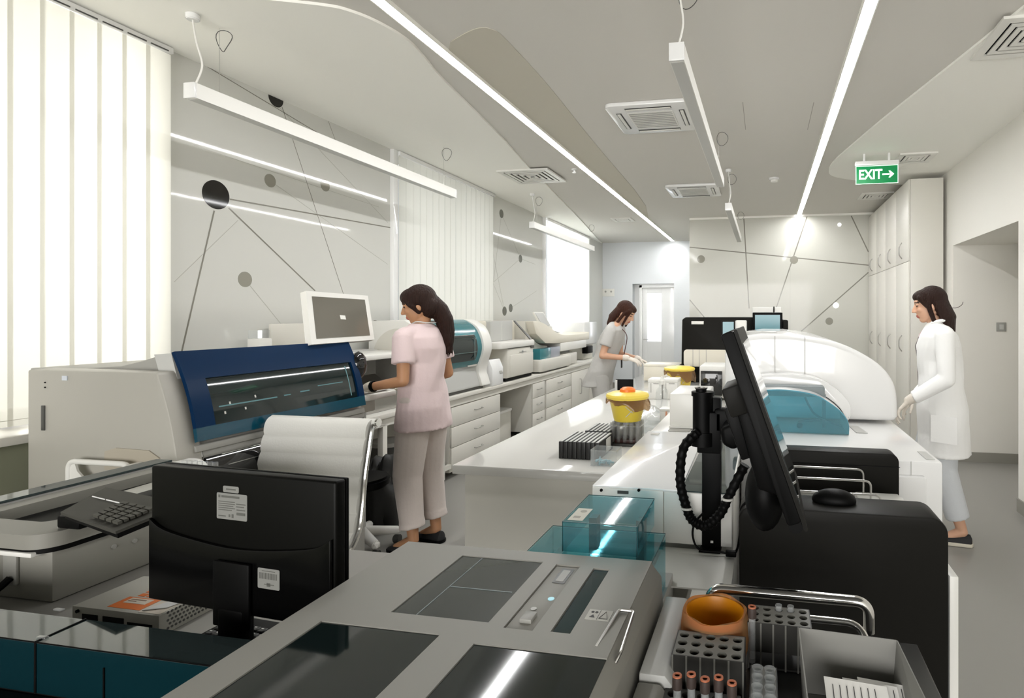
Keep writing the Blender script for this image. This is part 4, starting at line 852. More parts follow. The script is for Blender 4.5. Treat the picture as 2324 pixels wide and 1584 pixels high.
# --- white foreground analyser with dark windows
ZT = .95
t = thing('window_top_analyser', (-.52, .85, DT), 'white foreground analyser whose flat top carries several dark glass windows', 'analyser')
wins2 = [('A', -.647, -.462, .885, 1.125), ('B', -.745, -.522, .60, .838), ('C', -.455, -.236, .60, .825), ('S', -.348, -.314, .878, 1.117), ('P', -.430, -.378, .875, 1.12)]
X0, X1, Y0, Y1 = -.81, -.238, .42, 1.17
xs = sorted({X0, X1} | {v for w_ in wins2 for v in w_[1:3]}); ys = sorted({Y0, Y1} | {v for w_ in wins2 for v in w_[3:5]})
ins = lambda x, y: any(a < x < b and c < y < d for _, a, b, c, d in wins2)
g = G()
def row_runs():
    for j in range(len(ys) - 1):
        ym = (ys[j] + ys[j + 1]) / 2; i = 0
        while i < len(xs) - 1:
            if ins((xs[i] + xs[i + 1]) / 2, ym): i += 1; continue
            k = i
            while k < len(xs) - 1 and not ins((xs[k] + xs[k + 1]) / 2, ym): k += 1
            yield xs[i], xs[k], ys[j], ys[j + 1]; i = k
cells = {}
vv = {}
def V_(x, y, z):
    k = (round(x, 5), round(y, 5), z)
    if k not in vv: vv[k] = g.bm.verts.new((x, y, z))
    return vv[k]
for i in range(len(xs) - 1):
    for j in range(len(ys) - 1):
        if not ins((xs[i] + xs[i + 1]) / 2, (ys[j] + ys[j + 1]) / 2):
            for z in (ZT - .012, ZT): g.bm.faces.new([V_(xs[i], ys[j], z), V_(xs[i + 1], ys[j], z), V_(xs[i + 1], ys[j + 1], z), V_(xs[i], ys[j + 1], z)])
for i in range(len(xs)):
    for j in range(len(ys) - 1):
        f = lambda k: 0 <= k < len(xs) - 1 and not ins((xs[k] + xs[k + 1]) / 2, (ys[j] + ys[j + 1]) / 2)
        if f(i - 1) != f(i): g.bm.faces.new([V_(xs[i], ys[j], ZT - .012), V_(xs[i], ys[j + 1], ZT - .012), V_(xs[i], ys[j + 1], ZT), V_(xs[i], ys[j], ZT)])
for j in range(len(ys)):
    for i in range(len(xs) - 1):
        f = lambda k: 0 <= k < len(ys) - 1 and not ins((xs[i] + xs[i + 1]) / 2, (ys[k] + ys[k + 1]) / 2)
        if f(j - 1) != f(j): g.bm.faces.new([V_(xs[i], ys[j], ZT - .012), V_(xs[i + 1], ys[j], ZT - .012), V_(xs[i + 1], ys[j], ZT), V_(xs[i], ys[j], ZT)])
bmesh.ops.recalc_face_normals(g.bm, faces=g.bm.faces[:])
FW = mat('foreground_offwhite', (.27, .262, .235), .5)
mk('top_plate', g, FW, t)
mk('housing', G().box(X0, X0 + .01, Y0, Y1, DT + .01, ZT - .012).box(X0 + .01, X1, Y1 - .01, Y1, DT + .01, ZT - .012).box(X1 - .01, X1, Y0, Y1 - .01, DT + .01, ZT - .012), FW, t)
mk('inner_floor', G().box(X0 + .01, X1 - .01, Y0, Y1 - .01, DT + .01, DT + .03), mat('dark_inside', (.02, .022, .022), .5), t)
for n_, a, b, c, d in wins2:
    if n_ in 'ABC':
        p = mk('dark_window', G().box(a + .001, b - .001, c + .001, d - .001, ZT - .006, ZT - .002), {'A': mat('slate_window', (.045, .052, .05), .12), 'B': mat('black_teal_window', (.006, .012, .012), .06), 'C': mat('black_teal_window', (.006, .012, .012), .06)}[n_], t)
mk('window_divider', G().box(-.60, -.598, .888, 1.12, ZT - .0018, ZT - .0014).box(-.597, -.47, .992, .994, ZT - .0018, ZT - .0013), mat('window_line', (.18, .22, .23), .3), t)
mk('slot_wall', G().box(-.348, -.347, .878, 1.117, ZT - .1, ZT - .012).box(-.315, -.314, .878, 1.117, ZT - .1, ZT - .012).box(-.347, -.315, 1.10, 1.117, ZT - .1, ZT - .012), mat('teal_slot_wall', (.02, .12, .14), .2), t)
mk('slot_glass', G().box(-.346, -.316, .88, 1.115, ZT - .005, ZT - .003), TEALD, t)
mk('inset_panel', G().box(-.429, -.379, .878, 1.118, ZT - .006, ZT - .003, .001), FW, t)
mk('inset_handle_well', G().prism(rr(-.412, -.386, 1.045, 1.108, .003), 'z', ZT - .0029, ZT - .0022), DGREY, t)
mk('well_floor', G().prism(rr(-.407, -.391, 1.052, 1.10, .002), 'z', ZT - .0021, ZT - .0016), GREYP, t)
mk('status_light', G().cyl((-.389, .985, ZT - .003), (-.389, .985, ZT - .0018), .006, seg=16), mat('pale_blue_led', (.3, .55, .62), .4, emis=.5), t)
mk('round_button', G().cyl((-.406, .945, ZT - .003), (-.406, .945, ZT - .0015), .0055, seg=16), LGREY, t)
mk('latch_block', G().box(-.412, -.390, .897, .925, ZT - .003, ZT + .005, .002), GREYP, t)
wl = mk('warning_label', G().box(-.305, -.262, .925, .958, ZT, ZT + .0006), mat('label_grey_white', (.5, .49, .45), .6), t)
mk('warning_mark', G().tube([(-.281, .930, ZT + .001), (-.266, .930, ZT + .001), (-.2735, .953, ZT + .001)], .0006, 4, closed=True).box(-.2845, -.2838, .926, .957, ZT + .0006, ZT + .0009).cyl((-.297, .949, ZT + .0006), (-.297, .949, ZT + .001), .003, seg=10).cyl((-.290, .949, ZT + .0006), (-.290, .949, ZT + .001), .003, seg=10).prism([(-.299, .932), (-.289, .932), (-.294, .941)], 'z', ZT + .0006, ZT + .001), INK, wl)
mk('carry_handle', G().tube(fillet([(-.262, .852, ZT - .002), (-.252, .958, ZT + .004), (-.225, .958, ZT + .004), (-.222, .852, ZT - .006), (-.230, .840, ZT - .02)], .006), .0028, 8), STEEL, t)
mk('side_skirt', G().prism([(-.238, ZT - .002), (-.215, ZT - .03), (-.205, DT + .01), (-.238, DT + .01)], 'y', .42, 1.17, .002), FW, t)
mk('side_module', G().prism([(-.204, .80), (-.204, .885), (-.160, .885), (-.148, .87), (-.148, .80)], 'y', .90, 1.16, .004), LGREY, t)
mk('side_module', G().prism([(-.204, .78), (-.204, .875), (-.166, .875), (-.154, .86), (-.154, .78)], 'y', .56, .895, .004), FW, t)
mk('module_groove', G().box(-.150, -.1465, .92, 1.12, .84, .845), DGREY, t)
# --- teal covers behind it
def cover(name, x0, x1, y0, y1, z0, z1, m, par, wt=.003):
    g = G().box(x0, x1, y0, y1, z1 - wt, z1).box(x0, x1, y0, y0 + wt, z0, z1 - wt - .0003).box(x0, x1, y1 - wt, y1, z0, z1 - wt - .0003).box(x0, x0 + wt, y0 + wt, y1 - wt, z0, z1 - wt - .0003).box(x1 - wt, x1, y0 + wt, y1 - wt, z0, z1 - wt - .0003)
    mk(name, g, m, par)
    e = .0018; zz = z1
    mk('cover_edge', G().tube([(x0, y0, zz), (x1, y0, zz), (x1, y1, zz), (x0, y1, zz)], .0011, 6, closed=True).tube([(x0, y0, z0), (x0, y0, zz)], .0011, 6).tube([(x1, y0, z0), (x1, y0, zz)], .0011, 6), mat('dark_teal_edge', (.01, .06, .07), .3), par)
t = thing('teal_covered_loader', (-.38, 1.3, DT), 'sample loader under two stacked transparent teal covers behind the foreground analyser', 'laboratory device')
cover('lower_teal_cover', -.538, -.243, 1.185, 1.375, .80, .93, TEAL, t)
cover('upper_teal_cover', -.456, -.280, 1.225, 1.42, .932, 1.0, TEAL, t)
mk('loader_base', G().box(-.545, -.236, 1.18, 1.45, DT + .0, .80, .003), LGREY, t)
mk('inner_bed', G().box(-.45, -.30, 1.22, 1.36, .80, .83, .003).box(-.43, -.41, 1.34, 1.37, .83, .97).box(-.31, -.29, 1.34, 1.37, .83, .97), DGREY, t)
mk('bed_rail', G().box(-.372, -.362, 1.19, 1.36, .83, .834).box(-.40, -.397, 1.19, 1.36, .83, .838), STEEL, t)
mk('clear_partition', G().box(-.50, -.495, 1.2, 1.36, .80, .90), CLEAR, t)
for k in range(6): mk('inner_pin', G().box(-.335 + .007 * k, -.332 + .007 * k, 1.215, 1.218, .83, .865), LGREY, t)
lb = mk('cover_label', G().box(-.448, -.412, 1.235, 1.315, 1.0006, 1.0012), mat('beige_label', (.62, .60, .52), .6), t)
mk('label_print', G().box(-.440, -.424, 1.25, 1.262, 1.0012, 1.0016).cyl((-.428, 1.295, 1.0012), (-.428, 1.295, 1.0016), .008, seg=18), mat('faded_print', (.35, .33, .28), .6), lb)
# --- near monitor (back towards us)
t = thing('desktop_monitor', (-1.2, 1.15, DT), 'black computer monitor seen from behind with a white sticker, nearest on the desk', 'monitor')
mtl, mtr = ad(342, 1056, 1.285), ad(762, 1094, 1.155); mbl = Vector((mtl.x, mtl.y, ad(352, 1362, 1.283).z)); mbr = Vector((mtr.x, mtr.y, mbl.z)); mtr.z = mtl.z = (mtl.z + mtr.z) / 2
ux = (mtr - mtl); W2 = ux.length; ux.normalize(); uy = Vector((-ux.y, ux.x, 0)); H2 = mtl.z - mbl.z; ctr = (mtl + mbr) / 2
MM = Matrix.Translation(mbl) @ Matrix(((ux.x, uy.x, 0, 0), (ux.y, uy.y, 0, 0), (0, 0, 1, 0), (0, 0, 0, 1)))
mk('rear_shell', G().box(0, W2, .0, .028, 0, H2, .006, 3, M=MM), mat('monitor_black', (.003, .003, .0025), .4, spec=.12), t)
mk('front_bezel', G().box(.0, W2, .0285, .036, 0, H2, .003, M=MM), BLACK, t); mk('display', G().box(.012, W2 - .012, .0362, .0368, .016, H2 - .012, M=MM), BGLOSS, t)
low = smooth([(.008, .02), (.008, .185), (.08, .170), (.25, .155), (.42, .155), (W2 - .01, .185), (W2 - .01, .02)], 6)
mk('lower_bulge', G().prism([(.006, .008), (.006, .19)] + smooth([(.006, .19), (.05, .168), (.16, .152), (W2 * .5, .146), (W2 - .16, .152), (W2 - .05, .168), (W2 - .006, .19)], 4)[1:] + [(W2 - .006, .008)], 'y', -.0085, -.0002, .002, 2, M=MM), mat('monitor_gloss_black', (.002, .002, .002), .22, spec=.2), t)
mk('stand_neck', G().box(W2 / 2 - .05, W2 / 2 + .05, -.018, -.010, -.02, .12, .003, M=MM).box(W2 / 2 - .035, W2 / 2 + .035, -.02, .01, DT - mbl.z + .012, .02, .006, M=MM), BLACK, t)
mk('stand_foot', G().prism(rr(W2 / 2 - .13, W2 / 2 + .13, -.10, .10, .06, 8), 'z', DT - mbl.z + .001, DT - mbl.z + .014, .003, M=MM), BLACK, t)
def sticker(u0, u1, v0, v1, off, lines, par, ang=0):
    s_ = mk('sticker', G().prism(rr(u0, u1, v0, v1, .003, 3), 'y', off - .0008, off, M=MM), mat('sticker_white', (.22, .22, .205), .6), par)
    g = G()
    for a, b, c, d in lines: g.box(u0 + (u1 - u0) * a, u0 + (u1 - u0) * b, off - .0012, off - .0008, v0 + (v1 - v0) * c, v0 + (v1 - v0) * d, M=MM)
    mk('sticker_print', g, mat('sticker_print', (.10, .10, .09), .6), s_)
sticker(W2 * .385, W2 * .385 + .085, .205, .262, -.0005, [(.06, .12, .82, .92), (.16, .75, .83, .91), (.06, .6, .66, .69), (.06, .6, .58, .61), (.06, .55, .50, .53), (.06, .6, .42, .45), (.06, .5, .34, .37), (.65, .95, .6, .64), (.65, .9, .5, .54), (.66, .94, .38, .42), (.66, .94, .2, .3), (.4, .45, .1, .2), (.5, .56, .08, .22), (.06, .3, .1, .14)], t)
sticker(W2 * .42, W2 * .42 + .044, .264, .278, -.0005, [(.2, .8, .4, .6)], t)
lb = [(.08 + k * .043, .08 + k * .043 + (.012 if k % 3 else .028), .48, .78) for k in range(19)]
sticker(W2 * .628, W2 * .628 + .058, .072, .115, -.0095, lb + [(.2, .8, .86, .89), (.3, .75, .2, .24), (.42, .58, .12, .3)], t)
# --- keyboard
t = thing('keyboard', (-.98, 1.17, DT), 'black keyboard with pale key legends on the desk below the near monitor', 'keyboard')
kb = az(560, 1420, DT + .01)
KM = Matrix.Translation((-1.03, 1.02, DT)) @ Matrix.Rotation(-.12, 4, 'Z')
mk('keyboard_base', G().box(-.22, .22, -.07, .07, .001, .016, .005, M=KM), BLACK, t)
g = G(); g2 = G()
for r_ in range(6):
    for c_ in range(20):
        x = -.205 + c_ * .0206; y = -.058 + r_ * .0205; g.box(x, x + .0175, y, y + .0165, .016, .023, .002, 1, M=KM)
        g2.box(x + .004, x + .010, y + .009, y + .012, .0231, .0234, M=KM)
ks = mk('keys', g, mat('key_black', (.02, .02, .02), .45), t); mk('key_legends', g2, LGREY, ks)
# --- white box with orange label
t = thing('labelled_module', (-1.45, 1.09, DT), 'flat white box with an orange printed label and perforated side, left of the near monitor', 'device')
WX0, WX1, WY0, WY1, WZ = -1.60, -1.352, 1.045, 1.20, .79
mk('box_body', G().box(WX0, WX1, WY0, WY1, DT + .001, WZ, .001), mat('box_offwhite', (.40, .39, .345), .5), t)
mk('vent_holes', (lambda g: [g.cyl((WX1 - .0003, WY0 + .02 + i * .009 + (j % 2) * .0045, DT + .012 + j * .009), (WX1 + .0006, WY0 + .02 + i * .009 + (j % 2) * .0045, DT + .012 + j * .009), .003, seg=8) for i in range(13) for j in range(5)][0])(G()), DGREY, t)
g = G().box(WX0 + .085, WX1 - .07, WY0 + .012, WY0 + .06, WZ, WZ + .0006)
mk('orange_label', g, ORLAB, t)
mk('label_field', G().box(WX0 + .100, WX1 - .085, WY0 + .034, WY0 + .056, WZ + .0006, WZ + .001).box(WX1 - .066, WX1 - .006, WY0 + .006, WY0 + .055, WZ, WZ + .0006), mat('label_beige', (.58, .52, .44), .6), t)
mk('label_writing', G().box(WX0 + .104, WX1 - .10, WY0 + .048, WY0 + .051, WZ + .001, WZ + .0013).box(WX0 + .104, WX1 - .12, WY0 + .041, WY0 + .044, WZ + .001, WZ + .0013).box(WX1 - .05, WX1 - .035, WY0 + .02, WY0 + .026, WZ + .0006, WZ + .0009), mat('brown_print', (.2, .12, .08), .6), t)
g = G()
for i, j in ((0, 0), (1, 0), (2, 0), (0, 1), (2, 1), (0, 2), (1, 2)): g.box(WX0 + .10 + i * .024, WX0 + .119 + i * .024, WY0 + .066 + j * .018, WY0 + .079 + j * .018, WZ, WZ + .0006)
mk('orange_pictograms', g, ORLAB, t)
mk('connector_slot', G().box(WX0 + .03, WX0 + .075, WY0 - .001, WY0 + .001, DT + .02, DT + .035).box(WX0 + .09, WX0 + .15, WY0 - .001, WY0 + .001, DT + .02, DT + .035).cyl((WX0 + .018, WY0 - .004, DT + .04), (WX0 + .018, WY0 + .001, DT + .04), .004, seg=10).box(WX0 + .16, WX0 + .23, WY0 - .001, WY0 + .001, DT + .012, DT + .028), BLACK, t)
c = Vector((WX1 - .03, WY0 + .06, WZ + .001)); t2 = thing('paper_slip', c, 'folded translucent paper slip lying on the white box with the orange label', 'paper')
mk('slip', G().prism([(c.x - .03, c.y - .05), (c.x + .005, c.y + .03), (c.x + .028, c.y + .02), (c.x + .015, c.y - .03)], 'z', WZ + .0012, WZ + .003), mat('vellum_paper', (.55, .55, .54), .4), t2)
# --- teal lidded case, bottom left
t = thing('teal_glass_case', (-1.4, .88, DT), 'low case with smoky teal transparent lid along the desk edge at the bottom left', 'case')
cx0, cx1, cy0, cy1, cz0, cz1 = -2.3, -.83, .832, .912, .755, .852
mk('lid_top', G().box(cx0, -1.362, cy0, cy1, cz1 - .003, cz1).box(-1.36, cx1, cy0, cy1, cz1 - .003, cz1), SMOKE, t)
mk('teal_front', G().box(cx0, -1.362, cy0, cy0 + .003, cz0, cz1 - .003).box(-1.36, cx1, cy0, cy0 + .003, cz0, cz1 - .003), mat('deep_teal_front', (.003, .02, .026), .15, spec=.3), t)
mk('lid_seam', G().tube([(-1.361, cy0 - .001, cz0), (-1.361, cy0 - .001, cz1 + .001), (-1.361, cy1, cz1 + .001)], .002, 6).tube([(cx0, cy0 - .001, cz1), (cx1, cy0 - .001, cz1)], .0012, 6).box(-1.20, -1.197, cy0 - .002, cy0, cz0 + .0, cz1 - .03), BLACK, t)
mk('case_base', G().box(cx0, cx1, cy0, cy1, DT, cz0, .002), BLACK, t)
for x, y in ((-1.47, .93), (-1.50, .845), (-1.375, .844)): mk('lid_hinge', G().box(x, x + .022, y - .004, y + .004, cz1, cz1 + .004, .0015), CLEAR, t)
mk('lid_bolt', G().cyl((-1.47, cy0 - .005, .80), (-1.47, cy0, .80), .006, seg=14), BLACK, t)
t = thing('dark_lower_tray', (-1.4, .6, DT), 'black low tray in front of the teal glass case at the bottom edge', 'tray')
mk('tray_body', G().box(-2.3, -.84, .35, .83, DT + .001, DT + .014, .003), BLACK, t); mk('teal_strip', G().box(-2.25, -.9, .70, .72, DT + .014, DT + .017), mat('deep_teal_front', (0, 0, 0)), t)
# --- big desktop printer / analyser, left
t = thing('keypad_analyser', (-2.1, 1.35, DT), 'bulky white desktop analyser with a dark tilted keypad and recessed black tray, far left', 'analyser')
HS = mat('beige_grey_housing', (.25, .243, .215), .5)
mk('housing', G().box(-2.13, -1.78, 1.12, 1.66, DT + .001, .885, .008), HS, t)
rimp = rr(-2.16, -1.755, 1.085, 1.70, .06, 6)
g = G(); A = [(x, y) for x, y in rimp]; Bp = rr(-2.10, -1.865, 1.165, 1.62, .03, 6)
for zz0, zz1 in ((.888, .925),):
    lo = [g.bm.verts.new((x, y, zz0)) for x, y in A]; hi = [g.bm.verts.new((x, y, zz1)) for x, y in A]; hi2 = [g.bm.verts.new((x, y, zz1)) for x, y in Bp]; lo2 = [g.bm.verts.new((x, y, zz0)) for x, y in Bp]; n = len(A)
    for k in range(n):
        j = (k + 1) % n
        for q in ((lo[k], lo[j], hi[j], hi[k]), (hi[k], hi[j], hi2[j], hi2[k]), (hi2[k], hi2[j], lo2[j], lo2[k]), (lo2[k], lo2[j], lo[j], lo[k])): g.bm.faces.new(q)
mk('top_rim', g, HS, t)
mk('rim_gasket', G().prism(rr(-2.15, -1.765, 1.095, 1.69, .06, 6), 'z', .872, .888), BLACK, t)  # black gasket layer between housing and top rim
mk('tray_well', G().prism(Bp, 'z', .889, .893), BLACK, t)
mk('curved_panel', G().prism([(1.25, .894), (1.28, .906), (1.33, .920), (1.40, .930), (1.60, .935), (1.60, .894)], 'x', -1.955, -1.868, .004), mat('satin_grey_curve', (.40, .395, .36), .3), t)
KA, KB, KC, KD = az(137, 1162, .975), az(262, 1206, .972), az(420, 1142, .985), az(240, 1106, .992)
kp = mk('keypad_panel', G().slab(KA, KD, KC, KB, .007), mat('keypad_dark_grey', (.06, .058, .05), .6, spec=.15), t)
kq = lambda u, v: (KA * (1 - u) + KB * u) * (1 - v) + (KD * (1 - u) + KC * u) * v
g = G()
for i in range(6):
    for j in range(4):
        u, v = .50 + j * .11, .10 + i * .09
        g.slab(*[kq(a, b) + Vector((0, 0, .004)) for a, b in ((u, v), (u, v + .065), (u + .085, v + .065), (u + .085, v))], -.006)
mk('keypad_keys', g, mat('key_grey', (.075, .073, .062), .6, spec=.15), kp)
mk('keypad_underside', G().slab(*[p - Vector((0, 0, .008)) for p in (KA + Vector((.008, .004, 0)), KD, KC, KB + Vector((0, .004, 0)))], .010), BLACK, kp)
mk('keypad_neck', G().box(KA.x + .035, -1.79, 1.135, 1.50, .925, .958, .006), BLACK, t)
lb_ = [kq(.05, .62), kq(.62, .62)]
for a, b in ((.05, .24), (.26, .50), (.52, .62)): mk('light_bar', G().slab(*[kq(u, v) + Vector((0, 0, .0015)) for u, v in ((a, .60), (a, .615), (b, .615), (b, .60))], -.002), BRIGHT, kp)
mk('glass_side_strip', G().box(-2.235, -2.165, .95, 1.72, .930, .937), SMOKE, t)
mk('side_ledge', G().box(-2.23, -2.17, .95, 1.70, .895, .928), LGREY, t)
mk('latch_cover', G().box(-1.93, -1.885, 1.112, 1.12, .78, .86, .003), GREYP, t)
mk('latch_top', G().box(-1.95, -1.80, 1.09, 1.13, .866, .878, .003), WHITE, t)
mk('front_slot', G().box(-2.1, -1.975, 1.115, 1.121, .855, .859), BLACK, t)
mk('data_cable', G().tube(smooth([(-1.90, 1.11, .80), (-1.91, 1.08, .775), (-1.96, 1.05, .76), (-2.05, 1.02, .752)], 5), .009, 8), BLACK, t)
for px, py in ((258, 1240), (305, 1227)): c = ax(px, py, -1.78); mk('side_button', G().cyl((-1.781, c.y, c.z), (-1.777, c.y, c.z), .006, seg=14), GREYP, t)
hL_, hR_ = ay(157, 1048, 1.76), ay(293, 1052, 1.76); hb = ay(157, 1096, 1.76).z; ht = (hL_.z + hR_.z) / 2
mk('arch_handle', G().tube(fillet([(hL_.x, 1.76, hb), (hL_.x, 1.76, ht), (hR_.x, 1.76, ht), (hR_.x, 1.76, hb - .01)], .035, 8), .011, 12), WHITE, t)
mk('handle_crossbar', G().box(hL_.x, hR_.x, 1.755, 1.765, hb + .012, hb + .022, .003), WHITE, t); mk('handle_bracket', G().prism([(hL_.x, hb + .02), (hL_.x, ht), (hL_.x + .03, ht), (hL_.x + .045, hb + .05), (hL_.x + .08, hb + .02)], 'y', 1.756, 1.764), WHITE, t)
for i in range(7): mk('clear_cuvette', G().cyl((-2.06 + .022 * i, 1.68, .925), (-2.06 + .022 * i, 1.68, .950), .009, seg=12), CLEAR, label='small clear cup in the row beside the white arch handle', cat='cup', group='clear cups beside the arch handle', loc=(-2.06 + .022 * i, 1.68, .925))
# ================================================================== OFFICE CHAIR
t = thing('office_chair', (-1.93, 2.15, 0), 'white ribbed leather office chair with chrome frame behind the near monitor', 'chair')
g = G(); prf = [(1.72, .50), (1.9, .485), (2.02, .50), (2.08, .56), (2.105, .66), (2.12, .78), (2.145, .90), (2.165, .985), (2.19, 1.005)]
ps = smooth(prf, 14); cl = [Vector((0, a, b)) for a, b in ps]
CW = .265
outer, inner = [], []
acc = 0
for i, p in enumerate(cl):
    d = (cl[min(i + 1, len(cl) - 1)] - cl[max(i - 1, 0)]).normalized(); n = Vector((0, -d.z, d.y))
    if i: acc += (p - cl[i - 1]).length
    rib = .011 * abs(math.sin(acc / .078 * math.pi)) ** .45
    outer.append(p + n * (.012 + rib)); inner.append(p - n * (.012 + rib))
mk('upholstery', G().prism([(p.y, p.z) for p in outer] + [(p.y, p.z) for p in inner[::-1]], 'x', -1.93 - CW, -1.93 + CW - .02), PIPE, t)
for sx in (-1, 1):
    x = -1.93 + sx * (CW + .002) - (.0 if sx < 0 else .012)
    mk('side_rail', G().tube([(x, p.y + .004, p.z) for p in cl], .009, 8), CHROME, t)
for p in (cl[-1],): mk('top_roller', G().cyl((-1.93 - CW - .006, p.y, p.z), (-1.93 + CW - .004, p.y, p.z), .017, seg=18), PIPE, t); mk('roller_cap', G().cyl((-1.93 + CW - .004, p.y, p.z), (-1.93 + CW + .006, p.y, p.z), .022, seg=20, b=.004), CHROME, t)
mk('seat_crossbar', G().tube([(-1.93 - CW, 1.9, .465), (-1.93 + CW - .01, 1.9, .465)], .012, 8), CHROME, t)
mk('gas_column', G().cyl((-1.93, 1.92, .10), (-1.93, 1.92, .47), .025), CHROME, t)
for k in range(5):
    a = k * 2 * math.pi / 5 + 1.1; e = (-1.93 + .27 * math.cos(a), 1.92 + .27 * math.sin(a), .075)
    l_ = mk('base_arm', G().cap((-1.93, 1.92, .11), e, .026, .018, 1, 10), LGREY, t)
    mk('caster', G().cyl((e[0] - .02, e[1], .028), (e[0] + .02, e[1], .028), .027, seg=18, b=.004), DGREY, l_)
t = thing('swivel_stool', (-2.3, 3.1, 0), 'light grey star base of a swivel stool near the feet of the woman in pink', 'stool')
for k in range(5):
    a = k * 2 * math.pi / 5 - .5; e = (-2.50 + .21 * math.cos(a), 3.13 + .21 * math.sin(a), .085)
    l_ = mk('base_arm', G().cap((-2.50, 3.13, .12), e, .035, .026, 1, 10), WHITE, t)
    mk('caster', G().cyl((e[0] - .02, e[1], .028), (e[0] + .02, e[1], .028), .027, seg=18, b=.004), DGREY, l_)
mk('gas_column', G().cyl((-2.50, 3.13, .1), (-2.50, 3.13, .40), .028), LGREY, t); mk('stool_seat', G().cyl((-2.50, 3.13, .40), (-2.50, 3.13, .46), .17, seg=32, b=.015), BLACK, t)
bg = crumple('black_bag', (-2.62, 3.52, 0), .11, .13, .33, mat('black_nylon', (.012, .012, .011), .55), 'slumped black bag on the floor beside the counter leg, left of the woman in pink', 'bag', 11)
# ================================================================== STEEL CART WITH TUBE RACKS
t = thing('steel_cart', (.05, .95, 0), 'steel trolley with a rounded tube handle carrying racks, orange cup and paper box', 'trolley')
CZ = .815
mk('cart_shelf', G().box(-.155, .30, .42, 1.20, CZ - .012, CZ, .004), mat('dark_steel_tray', (.05, .05, .048), .35, .6), t)
for x, y in ((-.13, .46), (.28, .46), (-.13, 1.17), (.28, 1.17)):
    mk('post', G().cyl((x, y, .09), (x, y, CZ - .012), .012), STEEL, t); mk('caster', G().cyl((x - .012, y, .04), (x + .012, y, .04), .04, seg=18), BLACK, t)
hA, hB = ad(1612, 1325, 1.24), ad(1935, 1362, 1.18)
hz = (hA.z + hB.z) / 2
hl = [(-.135, 1.19, CZ), (-.135, 1.19, hz), (.225, 1.19, hz), (.225, 1.19, CZ)]
hl = [(-.118, 1.225, CZ), (-.118, 1.225, hz), (.212, 1.225, hz), (.212, 1.225, CZ)]
mk('push_handle', G().tube(fillet(hl, .055, 10), .0118, 16), CHROME, t)
mk('shelf_rail', G().tube(fillet([(.02, 1.17, .86), (.185, 1.17, .86), (.20, 1.12, .83), (.20, 1.12, CZ)], .03, 6), .007, 12), CHROME, t)
RKG = mat('rack_grey', (.15, .147, .13), .5); RKD = mat('rack_dark', (.018, .017, .014), .5)
def tube_rack(x0, y0, nx, ny, sx, sy, z0, h, label, cols=RKG):
    t = thing('tube_rack', (x0 + nx * sx / 2, y0 + ny * sy / 2, z0), label, 'tube rack', 'tube racks on the trolley')
    x1, y1 = x0 + nx * sx, y0 + ny * sy; r = min(sx, sy) * .36
    g = G()
    for i in range(nx):
        for j in range(ny):
            cx, cy = x0 + (i + .5) * sx, y0 + (j + .5) * sy; N = 16
            inn = [(cx + r * math.cos(k * 2 * math.pi / N), cy + r * math.sin(k * 2 * math.pi / N)) for k in range(N)]
            out = []
            for k in range(N):
                a = k * 2 * math.pi / N; c_, s_ = math.cos(a), math.sin(a); f = min((sx / 2) / abs(c_) if abs(c_) > 1e-6 else 9, (sy / 2) / abs(s_) if abs(s_) > 1e-6 else 9)
                out.append((cx + c_ * f, cy + s_ * f))
            zt = z0 + h
            I = [g.bm.verts.new((*p, zt)) for p in inn]; O = [g.bm.verts.new((*p, zt)) for p in out]; J = [g.bm.verts.new((*p, zt - .006)) for p in inn]
            for k in range(N):
                m_ = (k + 1) % N; g.bm.faces.new((I[k], O[k], O[m_], I[m_])); g.bm.faces.new((I[m_], J[m_], J[k], I[k]))
            for cx2, cy2, a0 in ((x0 + i * sx, y0 + j * sy, 0),):
                q = [g.bm.verts.new(p) for p in ((cx2, cy2, zt - .0002), (cx2 + sx, cy2, zt - .0002), (cx2 + sx, cy2 + sy, zt - .0002), (cx2, cy2 + sy, zt - .0002))]
                # corners left open by the ring are closed by four small triangles
                g.bm.verts.remove(q[0]); g.bm.verts.remove(q[1]); g.bm.verts.remove(q[2]); g.bm.verts.remove(q[3])
                cor = [(cx2 + sx, cy2 + sy), (cx2, cy2 + sy), (cx2, cy2), (cx2 + sx, cy2)]
                for q_, (ka, kb) in zip(cor, ((1, 3), (5, 7), (9, 11), (13, 15))):
                    ks_ = [k for k in range(ka, kb + 1)]; cv_ = g.bm.verts.new((*q_, zt))
                    for k in range(ka, kb): g.bm.faces.new((cv_, O[k], O[k + 1])) if False else None
                    g.bm.faces.new([cv_] + [O[k] for k in range(kb, ka - 1, -1)])
    mk('top_plate', g, cols, t)
    mk('rack_wall', G().box(x0 - .002, x1 + .002, y0 - .002, y0, z0 + h * .38, z0 + h).box(x0 - .002, x1 + .002, y1, y1 + .002, z0 + h * .38, z0 + h).box(x0 - .002, x0, y0, y1, z0, z0 + h).box(x1, x1 + .002, y0, y1, z0, z0 + h), RKD, t)
    mk('lower_plate', G().box(x0, x1, y0, y1, z0 + h * .36, z0 + h * .40).box(x0, x1, y0, y1, z0, z0 + .003), RKD, t)
    for i in range(nx + 1): mk('rack_rib', G().box(x0 + i * sx - .0015, x0 + i * sx + .0015, y0 - .003, y0 - .002, z0, z0 + h), cols, t)
    return t
CB = CZ + .001
tube_rack(-.153, .935, 5, 3, .0235, .024, CB, .085, 'grey tube rack in front of the orange cup')
tube_rack(-.030, 1.06, 5, 3, .0225, .021, CB, .085, 'pale tube rack right of the orange cup with one brown-capped tube')
tube_rack(-.157, .78, 5, 5, .0235, .024, CB, .050, 'low dark tube rack at the bottom edge holding brown-capped tubes', RKD)
tube_rack(-.022, .80, 2, 7, .020, .024, CB, .060, 'narrow two-column rack holding clear plastic cups', RKG)
